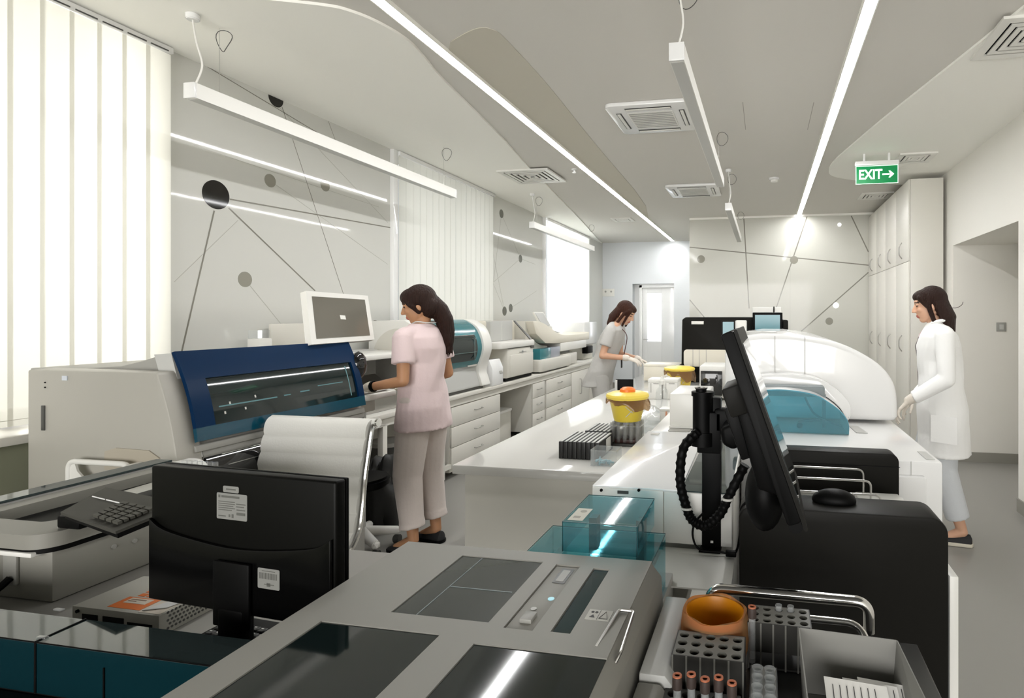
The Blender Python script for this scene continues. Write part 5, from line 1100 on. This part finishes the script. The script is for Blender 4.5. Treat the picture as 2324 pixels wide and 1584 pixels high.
def tube(cx, cy, z0, capm, label, grp, h=.075, clear=False):
    t = thing('sample_tube', (cx, cy, z0), label, 'sample tube', grp)
    mk('tube_glass', G().lathe((cx, cy, z0), [(.002, 0), (.0062, .004), (.0065, .01), (.0065, h), (.0055, h), (.0055, .012)], 14), CLEAR, t)
    if capm: mk('tube_cap', G().lathe((cx, cy, z0 + h - .004), [(.0078, 0), (.008, .012), (.0074, .018), (.004, .018), (.0038, .012), (.0005, .012)], 18), mat('dark_cap', (.05, .035, .03), .5), t); mk('cap_ring', G().lathe((cx, cy, z0 + h + .0145), [(.0076, 0), (.0072, .0022), (.0042, .0022), (.0040, 0)], 18), TUBEC, t)
    return t
for k, (px, py) in enumerate(((1537, 1541), (1569, 1538), (1600, 1549), (1631, 1545), (1661, 1558))):
    c = az(px, py, .905); tube(c.x, c.y, CB + .004, TUBEC, 'brown-capped sample tube in the low rack at the bottom edge', 'brown-capped tubes at the bottom edge')
c = az(1707, 1385, .925); tube(c.x, c.y, CB + .01, TUBEC, 'single brown-capped tube standing out of the pale rack right of the orange cup', None, .09)
for i, j in ((2, 2), (3, 2)): tube(-.030 + (i + .5) * .0225, 1.06 + (j + .5) * .021, CB + .01, None, 'open clear tube in the back row of the pale rack', 'open clear tubes in the pale rack', .085)
for j in range(5):
    for i in range(2):
        cx, cy = -.012 + i * .020, .845 + j * .024
        mk('plastic_cup', G().lathe((cx, cy, CB + .045), [(.005, 0), (.0075, .003), (.0085, .028), (.0095, .030), (.0085, .030), (.0070, .006)], 16), CLEAR, label='tiny clear plastic cup in the narrow two-column rack', cat='cup', group='clear cups in the narrow rack', loc=(cx, cy, CB + .045))
# orange cup in a clear bag
c = ad(1622, 1385, 1.065); R = .056
t = thing('specimen_cup', (c.x, c.y, CB), 'open orange specimen cup wrapped in a clear plastic bag on the trolley', 'cup')
zt = c.z
mk('cup_wall', G().lathe((c.x, c.y, 0), [(R * .80, CB), (R * .98, zt - .004), (R, zt), (R * .95, zt), (R * .90, zt - .01), (R * .76, CB + .02), (.002, CB + .02)], 36), AMBER, t)
g = G(); N = 40; rings = []
for k, (f, z) in enumerate(((.98, zt + .002), (1.07, zt + .003), (1.12, zt - .02), (1.15, zt - .045), (1.12, zt - .06), (1.05, zt - .075))):
    rings.append([g.bm.verts.new((c.x + R * (f + .012 * math.sin(j * .9 + k)) * math.cos(j * 2 * math.pi / N), c.y + R * (f + .012 * math.cos(j * 1.3 + k)) * math.sin(j * 2 * math.pi / N), z + .002 * math.sin(j * .8 + k))) for j in range(N)])
for A, B in zip(rings, rings[1:]):
    for j in range(N): g.bm.faces.new((A[j], A[(j + 1) % N], B[(j + 1) % N], B[j]))
mk('clear_bag', g, BAG, t)
# white paper box with papers
t = thing('paper_box', (.13, .9, CB), 'open white cardboard box with papers on the trolley, bottom right', 'box')
bz = .925; a, b, c_, d = az(1815, 1425, bz), az(2035, 1448, bz), az(2062, 1476, bz), az(1830, 1600, bz)
bl_, br_ = Vector((a.x + .005, a.y - .008, CB)), Vector((b.x - .01, b.y - .008, CB))
fl_, fr_ = Vector((a.x + .012, .66, CB)), Vector((b.x + .0, .66, CB))
a2, b2 = Vector((a.x, a.y, bz)), Vector((b.x, b.y, bz - .004)); fl2, fr2 = Vector((a.x + .004, .66, bz - .02)), Vector((b.x + .022, .66, bz - .02))
mid = (a2 + b2) / 2 + Vector((0, .006, .002))
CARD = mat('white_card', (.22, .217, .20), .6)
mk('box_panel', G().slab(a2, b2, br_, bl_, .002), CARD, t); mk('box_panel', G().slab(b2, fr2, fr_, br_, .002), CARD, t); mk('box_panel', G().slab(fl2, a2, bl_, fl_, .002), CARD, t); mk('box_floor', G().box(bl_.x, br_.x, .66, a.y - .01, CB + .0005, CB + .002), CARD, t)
for k, (dx, dz_, dy_) in enumerate(((0, .0, 0), (.03, -.006, .012), (.055, -.010, .024))):
    x0, y0 = bl_.x + .028 + dx, a.y - .075 + dy_
    pp = mk('paper_sheet', G().slab((x0, y0, .892 + dz_), (x0 + .095 - dx * .4, y0 - .003, .888 + dz_), (x0 + .10 - dx * .4, y0 - .12, .835 + dz_), (x0 + .004, y0 - .12, .838 + dz_), .0008), PAPER, label=['front', 'middle', 'rear'][k] + ' printed form in the white cardboard box', cat='paper', group='printed forms in the box')
    g = G()
    for j in range(7): 
        u = .012 + j * .0105; g.slab((x0 + u, y0 - .012, .892 + dz_ - .0045), (x0 + u + .0012, y0 - .012, .892 + dz_ - .0045), (x0 + u + .0016, y0 - .10, .8455 + dz_ + .0015), (x0 + u + .0004, y0 - .10, .8455 + dz_ + .0015), -.0008)
    mk('form_lines', g, INK, pp)
# ================================================================== PEOPLE
def remeshed(name, g, vox, it, m, parent, label=None, paint=None, M=None, fac=.5):
    me = bpy.data.meshes.new('tmp'); g.bm.to_mesh(me); g.bm.free()
    o = bpy.data.objects.new('tmp', me); COL.objects.link(o)
    r = o.modifiers.new('r', 'REMESH'); r.mode = 'VOXEL'; r.voxel_size = vox
    s_ = o.modifiers.new('s', 'SMOOTH'); s_.iterations = it; s_.factor = fac
    bpy.context.view_layer.update(); dg = bpy.context.evaluated_depsgraph_get()
    me2 = bpy.data.meshes.new_from_object(o.evaluated_get(dg)); bpy.data.objects.remove(o); bpy.data.meshes.remove(me)
    me2.name = name; me2.materials.clear(); me2.materials.append(m)
    me2.shade_smooth()
    if paint:
        for pm, fn in paint:
            me2.materials.append(pm); idx = len(me2.materials) - 1
            for p in me2.polygons:
                if fn(p.center): p.material_index = idx
    o = bpy.data.objects.new(name, me2); COL.objects.link(o); o.parent = parent
    return tag(o, label)
def ell(cx, cy, cz, rx, ry, n=24, tilt=0): return [(cx + rx * math.cos(k * 2 * math.pi / n), cy + ry * math.sin(k * 2 * math.pi / n), cz + tilt * rx * math.cos(k * 2 * math.pi / n)) for k in range(n)]
def hand(g, wrist, d, palm_n, thumb, curl=.5, s=1.0, rk=1.0):
    """five-fingered hand: d = pointing direction, palm_n = palm facing, thumb = side of the thumb"""
    d = Vector(d).normalized(); pn = (Vector(palm_n) - d * Vector(palm_n).dot(d)).normalized(); th = Vector(thumb); th = (th - d * th.dot(d) - pn * th.dot(pn)).normalized()
    w_ = Vector(wrist)
    kn = []
    for i, (o, l) in enumerate(((.030, .086), (.010, .090), (-.010, .087), (-.029, .080))):
        k = w_ + d * l * s + th * o * s; kn.append(k); g.cap(w_ + d * .012 * s + th * o * .55 * s, k, .0135 * s * rk, .0105 * s * rk, 2, 10)
    for k, (ls, cu) in zip(kn, (((.040, .024, .019), .8), ((.044, .028, .020), 1.0), ((.041, .026, .019), 1.15), ((.032, .020, .017), 1.3))):
        p = k; a = .15 + curl * .35 * cu
        for j, l in enumerate(ls):
            dd = d * math.cos(a) + pn * math.sin(a); q = p + dd * l * s; r0 = (.0092 - .0009 * j) * s * rk; g.cap(p, q, r0, r0 - .0008, 2, 10); p = q; a += curl * .75 * cu
    b = w_ + d * .022 * s + th * .024 * s; c = b + (d * .62 + th * .62 + pn * .35).normalized() * .042 * s
    g.cap(b, c, .0135 * s * rk, .0105 * s * rk, 2, 10); e = c + (d * .85 + th * .25 + pn * .35).normalized() * .032 * s; g.cap(c, e, .0102 * s * rk, .0088 * s * rk, 2, 10)
    g.cap(e, e + (d * .9 + pn * .4).normalized() * .022 * s, .0088 * s * rk, .0076 * s * rk, 2, 10)
def head(g, HM):
    b = lambda c, r, sub=3: g.ball(c, r, sub, M=HM)
    cp = lambda p, q, r0, r1: g.cap(HM @ Vector(p), HM @ Vector(q), r0, r1, 2, 12)
    b((-.012, 0, .030), (.093, .074, .090), 4); b((.028, 0, -.022), (.060, .058, .082), 4); b((.052, 0, -.082), (.026, .030, .022)); cp((-.02, .05, -.045), (.052, .018, -.086), .018, .016); cp((-.02, -.05, -.045), (.052, -.018, -.086), .018, .016)
    b((.062, 0, .040), (.026, .050, .028)); cp((.084, 0, .022), (.106, 0, -.018), .0075, .0105); b((.096, .010, -.022), (.010, .008, .007)); b((.096, -.010, -.022), (.010, .008, .007))
    b((.083, 0, -.050), (.010, .022, .008)); b((.081, 0, -.060), (.010, .019, .007)); b((.060, .034, -.016), (.022, .022, .020)); b((.060, -.034, -.016), (.022, .022, .020))
    for s_ in (-1, 1): b((-.012, s_ * .073, -.008), (.017, .008, .030)); b((.070, s_ * .030, .016), (.014, .016, .010))
def face_paint(HM, lips=True):
    I = HM.inverted()
    def L(c): return I @ Vector(c)
    lip = lambda c: (lambda q: q.x > .066 and abs(q.y) < .023 and -.068 < q.z < -.045)(L(c))
    brow = lambda c: (lambda q: q.x > .050 and .012 < abs(q.y) < .050 and .034 + .2 * (abs(q.y) - .03) * -1 < q.z < .042)(L(c))
    eye = lambda c: (lambda q: q.x > .055 and .018 < abs(q.y) < .044 and .010 < q.z < .0185)(L(c))
    return [(LIP, lip), (BROW, brow), (BROW, eye)]
def torso(g, lean, lev, grow=0.0, off=0.0):
    rings = []
    for z, rx, ry in lev: rings.append(ell(lean(z) + off, 0, z, rx + grow, ry + grow))
    g.loft(rings)
LEV = [(.80, .095, .150), (.88, .115, .168), (.95, .108, .160), (1.03, .092, .134), (1.10, .088, .128), (1.18, .100, .138), (1.27, .108, .155), (1.34, .095, .165), (1.385, .07, .13), (1.42, .045, .06)]
def person(name, loc, rot, label, pose):
    t = thing(name, loc, label, 'person'); P_ = pose; lean = P_['lean']
    J = P_['J']; HM = Matrix.Translation(P_['head']) @ Euler((P_.get('roll', 0), P_.get('pitch', .2), P_.get('yaw', 0)), 'XYZ').to_matrix().to_4x4()
    HM = Matrix.Translation(P_['head']) @ Matrix.Rotation(P_.get('yaw', 0), 4, 'Z') @ Matrix.Rotation(P_.get('pitch', .2), 4, 'Y')
    g = G(); torso(g, lean, LEV); head(g, HM)
    nb = Vector((lean(1.40), 0, 1.40)); g.cap(nb + Vector((0, 0, -.03)), HM @ Vector((-.018, 0, -.045)), .052, .046, 2, 16)
    for s_ in 'LR':
        sh, el, wr = J['sh' + s_], J['el' + s_], J['wr' + s_]; g.cap((lean(1.33), .06 if s_ == 'L' else -.06, 1.35), sh, .055, .046); g.cap(sh, el, .044, .034); g.cap(el, wr, .035, .024)
        h = P_['hand' + s_]; hand(g, wr, h[0], h[1], h[2], h[3], .95, .85)
        hp_, kn, an, toe = J['hp' + s_], J['kn' + s_], J['an' + s_], J['toe' + s_]; g.cap(hp_, kn, .080, .052); g.cap(kn, an, .050, .032); g.cap(an, toe, .034, .024)
    remeshed('body', g, .0055, 3, P_['skin'], t, paint=face_paint(HM))
    # trousers
    g = G(); torso(g, lean, [l for l in LEV if l[0] < 1.08], .016)
    for s_ in 'LR':
        hp_, kn, an = Vector(J['hp' + s_]), Vector(J['kn' + s_]), Vector(J['an' + s_]); tl_ = P_.get('cuff', .10); e = kn + (an - kn) * (1 - tl_)
        g.cap(hp_, kn, .105, P_.get('knr', .078)); g.cyl(kn, e, P_.get('knr', .078), P_.get('cfr', .062), 24); g.ball(kn, P_.get('knr', .078), 2)
        if P_.get('rolled'): g.cyl(e - (an - kn).normalized() * .045, e, P_['cfr'] + .006, P_['cfr'] + .008, 24)
    disp(g, .004, 9); remeshed('trousers', g, .008, 2, P_['trm'], t)
    # upper garment
    g = G(); lv = P_['top']; torso(g, lean, lv)
    for s_ in 'LR':
        sh, el, wr = Vector(J['sh' + s_]), Vector(J['el' + s_]), Vector(J['wr' + s_]); sr = P_['sleeve']
        g.cap((lean(1.33), .06 if s_ == 'L' else -.06, 1.355), sh, .064, .060)
        if sr == 'short': e = sh + (el - sh) * .62; g.cyl(sh, e, .060, .066, 24)
        else: g.cap(sh, el, .060, .054); e = el + (wr - el) * .86; g.cyl(el, e, .054, .044, 24)
    disp(g, .005, 5); remeshed(P_['topname'], g, .008, 2, P_['topm'], t, paint=P_.get('toppaint'))
    g = G(); P_['hair'](g, HM); remeshed('hair', g, .006, 2, P_['hairm'], t)
    for s_ in 'LR':
        an, toe = Vector(J['an' + s_]), Vector(J['toe' + s_]); d = (toe - an); d.z = 0; d.normalize(); n = Vector((-d.y, d.x, 0))
        lift = an.z - .085
        g = G(); rings = []
        for u, w_, h_ in ((-.055, .020, .035), (-.045, .034, .060), (0, .038, .062), (.05, .040, .048), (.10, .044, .036), (.15, .038, .026), (.175, .020, .014)):
            c = Vector((an.x, an.y, 0)) + d * u; rings.append([tuple(c + n * w_ * math.cos(k * math.pi / 8) + Vector((0, 0, lift + .014 + max(0, math.sin(k * math.pi / 8)) * h_))) for k in range(16)])
        g.loft(rings); so = mk('shoe', g, mat('black_shoe_fabric', (.012, .012, .013), .7), None, loc=(0, 0, 0)); so.parent = t
        g = G(); o_ = []
        for sgn in (1, -1):
            pts = ((-.062, .012), (-.05, .036), (0, .041), (.05, .043), (.10, .047), (.15, .041), (.18, .018))
            for u, w_ in (pts if sgn > 0 else pts[::-1]): c = Vector((an.x, an.y, 0)) + d * u + n * w_ * sgn; o_.append((c.x, c.y))
        g.prism(o_, 'z', lift + .0, lift + .022, .003); s2 = mk('sole', g, P_['sole'], None, loc=(0, 0, 0)); s2.parent = so
    for k, v in P_.get('extra', {}).items():
        g, m = v(J, HM, lean)
        if k.startswith('glove') or k == 'hair_strands': pass
        nm = k.rstrip('0123456789')
        if nm == 'glove': remeshed(nm, g, .0045, 1, m, t)
        else:
            o = mk(nm, g, m, None, loc=(0, 0, 0)); o.parent = t
    t.rotation_euler = (0, 0, rot); return t
def disp(g, amp, f):
    for v in g.bm.verts:
        c = v.co; k = amp * (math.sin(c.z * f * 6 + c.x * 9 + math.sin(c.y * 17) * 2) + .6 * math.sin(c.z * f * 11 - c.y * 21 + c.x * 5))
        v.co += Vector((c.x, c.y, 0)).normalized() * k
def glove(side, pose_hand, cuff=.07, m=GLOVE):
    def f(J, HM, lean):
        g = G(); wr, el = Vector(J['wr' + side]), Vector(J['el' + side]); h = pose_hand; hand(g, wr, h[0], h[1], h[2], h[3], .97, 1.05)
        b = wr + (el - wr).normalized() * cuff; g.cap(wr, b, .030, .034, 2, 16); return g, m
    return f
# ---- woman in pink, left
hL = ((.9, .45, -.12), (0, 0, -1), (.6, -.8, 0), .35)
hR = ((1, .1, -.1), (0, 0, -1), (0, 1, 0), .5)
def hair_long(g, HM):
    b = lambda c, r: g.ball(c, r, 3, M=HM); cp = lambda p, q, r0, r1: g.cap(HM @ Vector(p), HM @ Vector(q), r0, r1, 2, 12)
    b((-.026, 0, .038), (.102, .088, .100)); b((-.055, 0, -.012), (.074, .082, .088)); b((.018, 0, .070), (.074, .076, .056)); b((-.085, -.01, -.005), (.050, .060, .066))
    for s_ in (-1, 1):
        cp((.055, s_ * .052, .062), (.030, s_ * .070, .010), .020, .014); cp((.030, s_ * .072, .012), (-.005, s_ * .074, -.045), .014, .012); cp((.066, s_ * .030, .078), (.074, s_ * .052, .045), .014, .006)
    pts = [(-.085, -.01, .01), (-.112, -.018, -.06), (-.120, -.028, -.13), (-.112, -.034, -.20), (-.095, -.036, -.27), (-.08, -.038, -.33)]
    rr_ = [.050, .058, .058, .052, .042, .018]
    for (p, q), (a, c) in zip(zip(pts, pts[1:]), zip(rr_, rr_[1:])): cp(p, q, a, c)
    for k in range(10):
        a = k * .63; o = Vector((.022 * math.cos(a), .030 * math.sin(a), 0)); cp(Vector(pts[3]) + o, Vector(pts[5]) + o * .9 + Vector((0, 0, -.02 * (k % 3))), .012, .004)
poseA = dict(lean=lambda z: .02 * (z - .9), head=(.035, .005, 1.535), yaw=.50, pitch=.30, skin=SKIN, trm=PINKT, topm=PINK, topname='tunic', sleeve='short', hairm=HAIR, hair=hair_long, cuff=.20, knr=.086, cfr=.070, rolled=True, sole=BLACK,
    J=dict(shL=(.01, .165, 1.345), elL=(-.03, .215, 1.08), wrL=(.215, .235, 1.035), shR=(.01, -.165, 1.345), elR=(-.03, -.205, 1.09), wrR=(.20, -.12, 1.02),
           hpL=(0, .085, .86), knL=(.03, .105, .47), anL=(-.02, .115, .085), toeL=(.10, .125, .03), hpR=(0, -.085, .86), knR=(.02, -.085, .47), anR=(-.03, -.085, .085), toeR=(.09, -.10, .03)),
    handL=hL, handR=hR,
    top=[(.76, .150, .200), (.80, .148, .196), (.90, .140, .186), (1.0, .128, .164), (1.08, .120, .152), (1.18, .126, .158), (1.27, .130, .172), (1.34, .114, .180), (1.39, .085, .135), (1.425, .06, .075)],
    extra={'glove1': glove('L', hL, .02), 'glove2': glove('R', hR, .05),
           'wrist_watch': lambda J, HM, l: (G().cyl(Vector(J['wrL']) + (Vector(J['elL']) - Vector(J['wrL'])).normalized() * .030, Vector(J['wrL']) + (Vector(J['elL']) - Vector(J['wrL'])).normalized() * .052, .0335, seg=24, b=.004), BLACK),
           'lanyard': lambda J, HM, l: (G().tube(smooth([(.07, .05, 1.40), (.0, .075, 1.435), (-.06, .04, 1.43), (-.065, -.04, 1.43), (0, -.075, 1.435), (.07, -.05, 1.40)], 4), .004, 6), LGREY)})
person('person', (-2.15, 3.26, 0), math.radians(174), 'person in a pale pink tunic and rolled trousers with long dark ponytail', poseA)
# ---- woman in white coat, right
hL2 = ((.62, .15, -.72), (-.5, .1, -.5), (.3, -.9, .1), .55); hR2 = ((.6, .1, -.75), (-.5, -.1, -.5), (.3, .9, .1), .45)
def hair_bob(g, HM):
    b = lambda c, r: g.ball(c, r, 3, M=HM); cp = lambda p, q, r0, r1: g.cap(HM @ Vector(p), HM @ Vector(q), r0, r1, 2, 12)
    b((-.026, 0, .038), (.098, .084, .096)); b((-.055, 0, -.01), (.070, .078, .085)); b((.020, 0, .074), (.072, .068, .046))
    for s_ in (-1, 1): cp((.048, s_ * .058, .062), (.012, s_ * .074, .0), .022, .018)
    for k in range(15):
        a = math.pi / 2 + .15 + k * (math.pi - .3) / 14; x, y = -.035 + .062 * math.cos(a), .074 * math.sin(a) * 1.0
        if True: cp((x, y, .0), (x * 1.15 - .012, y * 1.08, -.10), .026, .024); cp((x * 1.15 - .012, y * 1.08, -.10), (x * 1.15 - .006, y * 1.02, -.165 - .015 * (k % 3)), .022, .008)
    for s_ in (-1, 1): cp((.010, s_ * .078, .0), (-.002, s_ * .080, -.10), .017, .015); cp((-.002, s_ * .08, -.10), (-.006, s_ * .076, -.16), .015, .008)
poseB = dict(lean=lambda z: .05 * (z - .9) + .0, head=(.075, 0, 1.54), yaw=.06, pitch=.20, skin=SKINL, trm=TROUS, topm=LABC, topname='lab_coat', sleeve='long', hairm=HAIR, hair=hair_bob, cuff=.22, knr=.082, cfr=.074, sole=mat('white_rubber_sole', (.62, .58, .48), .6),
    J=dict(shL=(-.01, .175, 1.355), elL=(-.02, .235, 1.075), wrL=(.20, .225, .925), shR=(.02, -.165, 1.35), elR=(.0, -.20, 1.08), wrR=(.17, -.12, .90),
           hpL=(0, .085, .86), knL=(-.005, .10, .47), anL=(-.115, .105, .087), toeL=(.0, .11, .03), hpR=(0, -.085, .86), knR=(.10, -.09, .48), anR=(.12, -.09, .087), toeR=(.25, -.09, .03)),
    handL=hL2, handR=hR2,
    top=[(.56, .160, .20), (.59, .160, .20), (.70, .155, .195), (.86, .155, .198), (1.0, .142, .178), (1.08, .136, .168), (1.18, .138, .172), (1.27, .138, .184), (1.34, .120, .190), (1.39, .088, .14), (1.43, .06, .08)],
    toppaint=[(mat('dark_coat_edge', (.10, .09, .09), .8), lambda c: c.x > .118 and -.06 < c.y < .03 and .95 < c.z < 1.33), (mat('pink_shirt', (.45, .25, .26), .8), lambda c: c.x > .09 and abs(c.y + .01) < .018 and c.z > 1.29)],
    extra={'glove1': glove('L', hL2, .055), 'glove2': glove('R', hR2, .055),
           'collar': lambda J, HM, l: (G().tube(smooth([(.095, .03, 1.38), (.06, .075, 1.425), (-.01, .085, 1.445), (-.045, 0, 1.455), (-.01, -.085, 1.445), (.06, -.075, 1.425), (.095, -.03, 1.38)], 4), .012, 8), LABC),
           'loose_strand': lambda J, HM, l: (G().tube(smooth([HM @ Vector(p) for p in ((-.10, .02, -.03), (-.15, .02, -.045), (-.185, .03, -.035), (-.20, .03, -.015))], 5), .0018, 6), HAIR),
           'coat_pocket': lambda J, HM, l: (G().slab((.07, .196, .84), (-.08, .196, .83), (-.08, .204, .66), (.07, .204, .67), .004), LABC),
           'coat_button': lambda J, HM, l: (G().cyl((.128, .01, 1.2), (.150, .01, 1.2), .007, seg=12), LGREY)})
person('person', (1.16, 4.03, 0), math.radians(166), 'person with a dark bob in a long white lab coat walking by the dome analyser', poseB)
# ---- far woman in grey-white scrubs
hR3 = ((.85, .1, -.25), (0, .3, -.9), (.2, .9, .2), .45); hL3 = ((.85, -.2, -.35), (0, -.3, -.9), (.2, -.9, .2), .6)
def hair_front(g, HM):
    hair_bob(g, HM); cp = lambda p, q, r0, r1: g.cap(HM @ Vector(p), HM @ Vector(q), r0, r1, 2, 12)
    for s_ in (-1, 1): cp((.056, s_ * .055, .062), (.052, s_ * .066, -.02), .018, .014); cp((.052, s_ * .066, -.02), (.052, s_ * .058, -.125), .015, .011)
poseC = dict(lean=lambda z: .34 * (z - .95), head=(.245, -.0, 1.50), yaw=-.15, pitch=.55, skin=SKINL, trm=SCRUBW, topm=SCRUBW, topname='scrub_top', sleeve='short', hairm=HAIRR, hair=hair_front, cuff=.1, knr=.082, cfr=.07, sole=WHITE,
    J=dict(shL=(.14, .165, 1.325), elL=(.14, .20, 1.06), wrL=(.38, .06, 1.02), shR=(.12, -.165, 1.325), elR=(.05, -.215, 1.07), wrR=(.30, -.16, 1.045),
           hpL=(-.02, .085, .86), knL=(.0, .10, .47), anL=(-.02, .105, .085), toeL=(.10, .11, .03), hpR=(-.02, -.085, .86), knR=(.03, -.09, .47), anR=(.0, -.09, .085), toeR=(.12, -.09, .03)),
    handL=hL3, handR=hR3,
    top=[(.74, .155, .205), (.80, .152, .20), (.90, .142, .190), (1.0, .130, .170), (1.08, .126, .160), (1.18, .130, .164), (1.27, .130, .176), (1.33, .112, .182), (1.37, .085, .135), (1.41, .06, .075)],
    extra={'glove1': glove('L', hL3, .03), 'glove2': glove('R', hR3, .03),
           'lanyard': lambda J, HM, l: (G().tube(smooth([(.12, -.075, 1.40), (.20, -.085, 1.36), (.275, -.075, 1.27), (.245, -.03, 1.12), (.22, .0, 1.02)], 5), .005, 6), mat('dark_lanyard', (.10, .05, .05), .6)),
           'id_badge': lambda J, HM, l: (G().box(.20, .206, -.025, .03, .93, 1.02, .002), BLACK)})
c = ay(1368, 800, 5.72)
person('person', (c.x, 5.72, 0), math.radians(2), 'person with brown bob in grey-white scrubs at the far bench', poseC)
p = ay(1420, 755, 5.76)
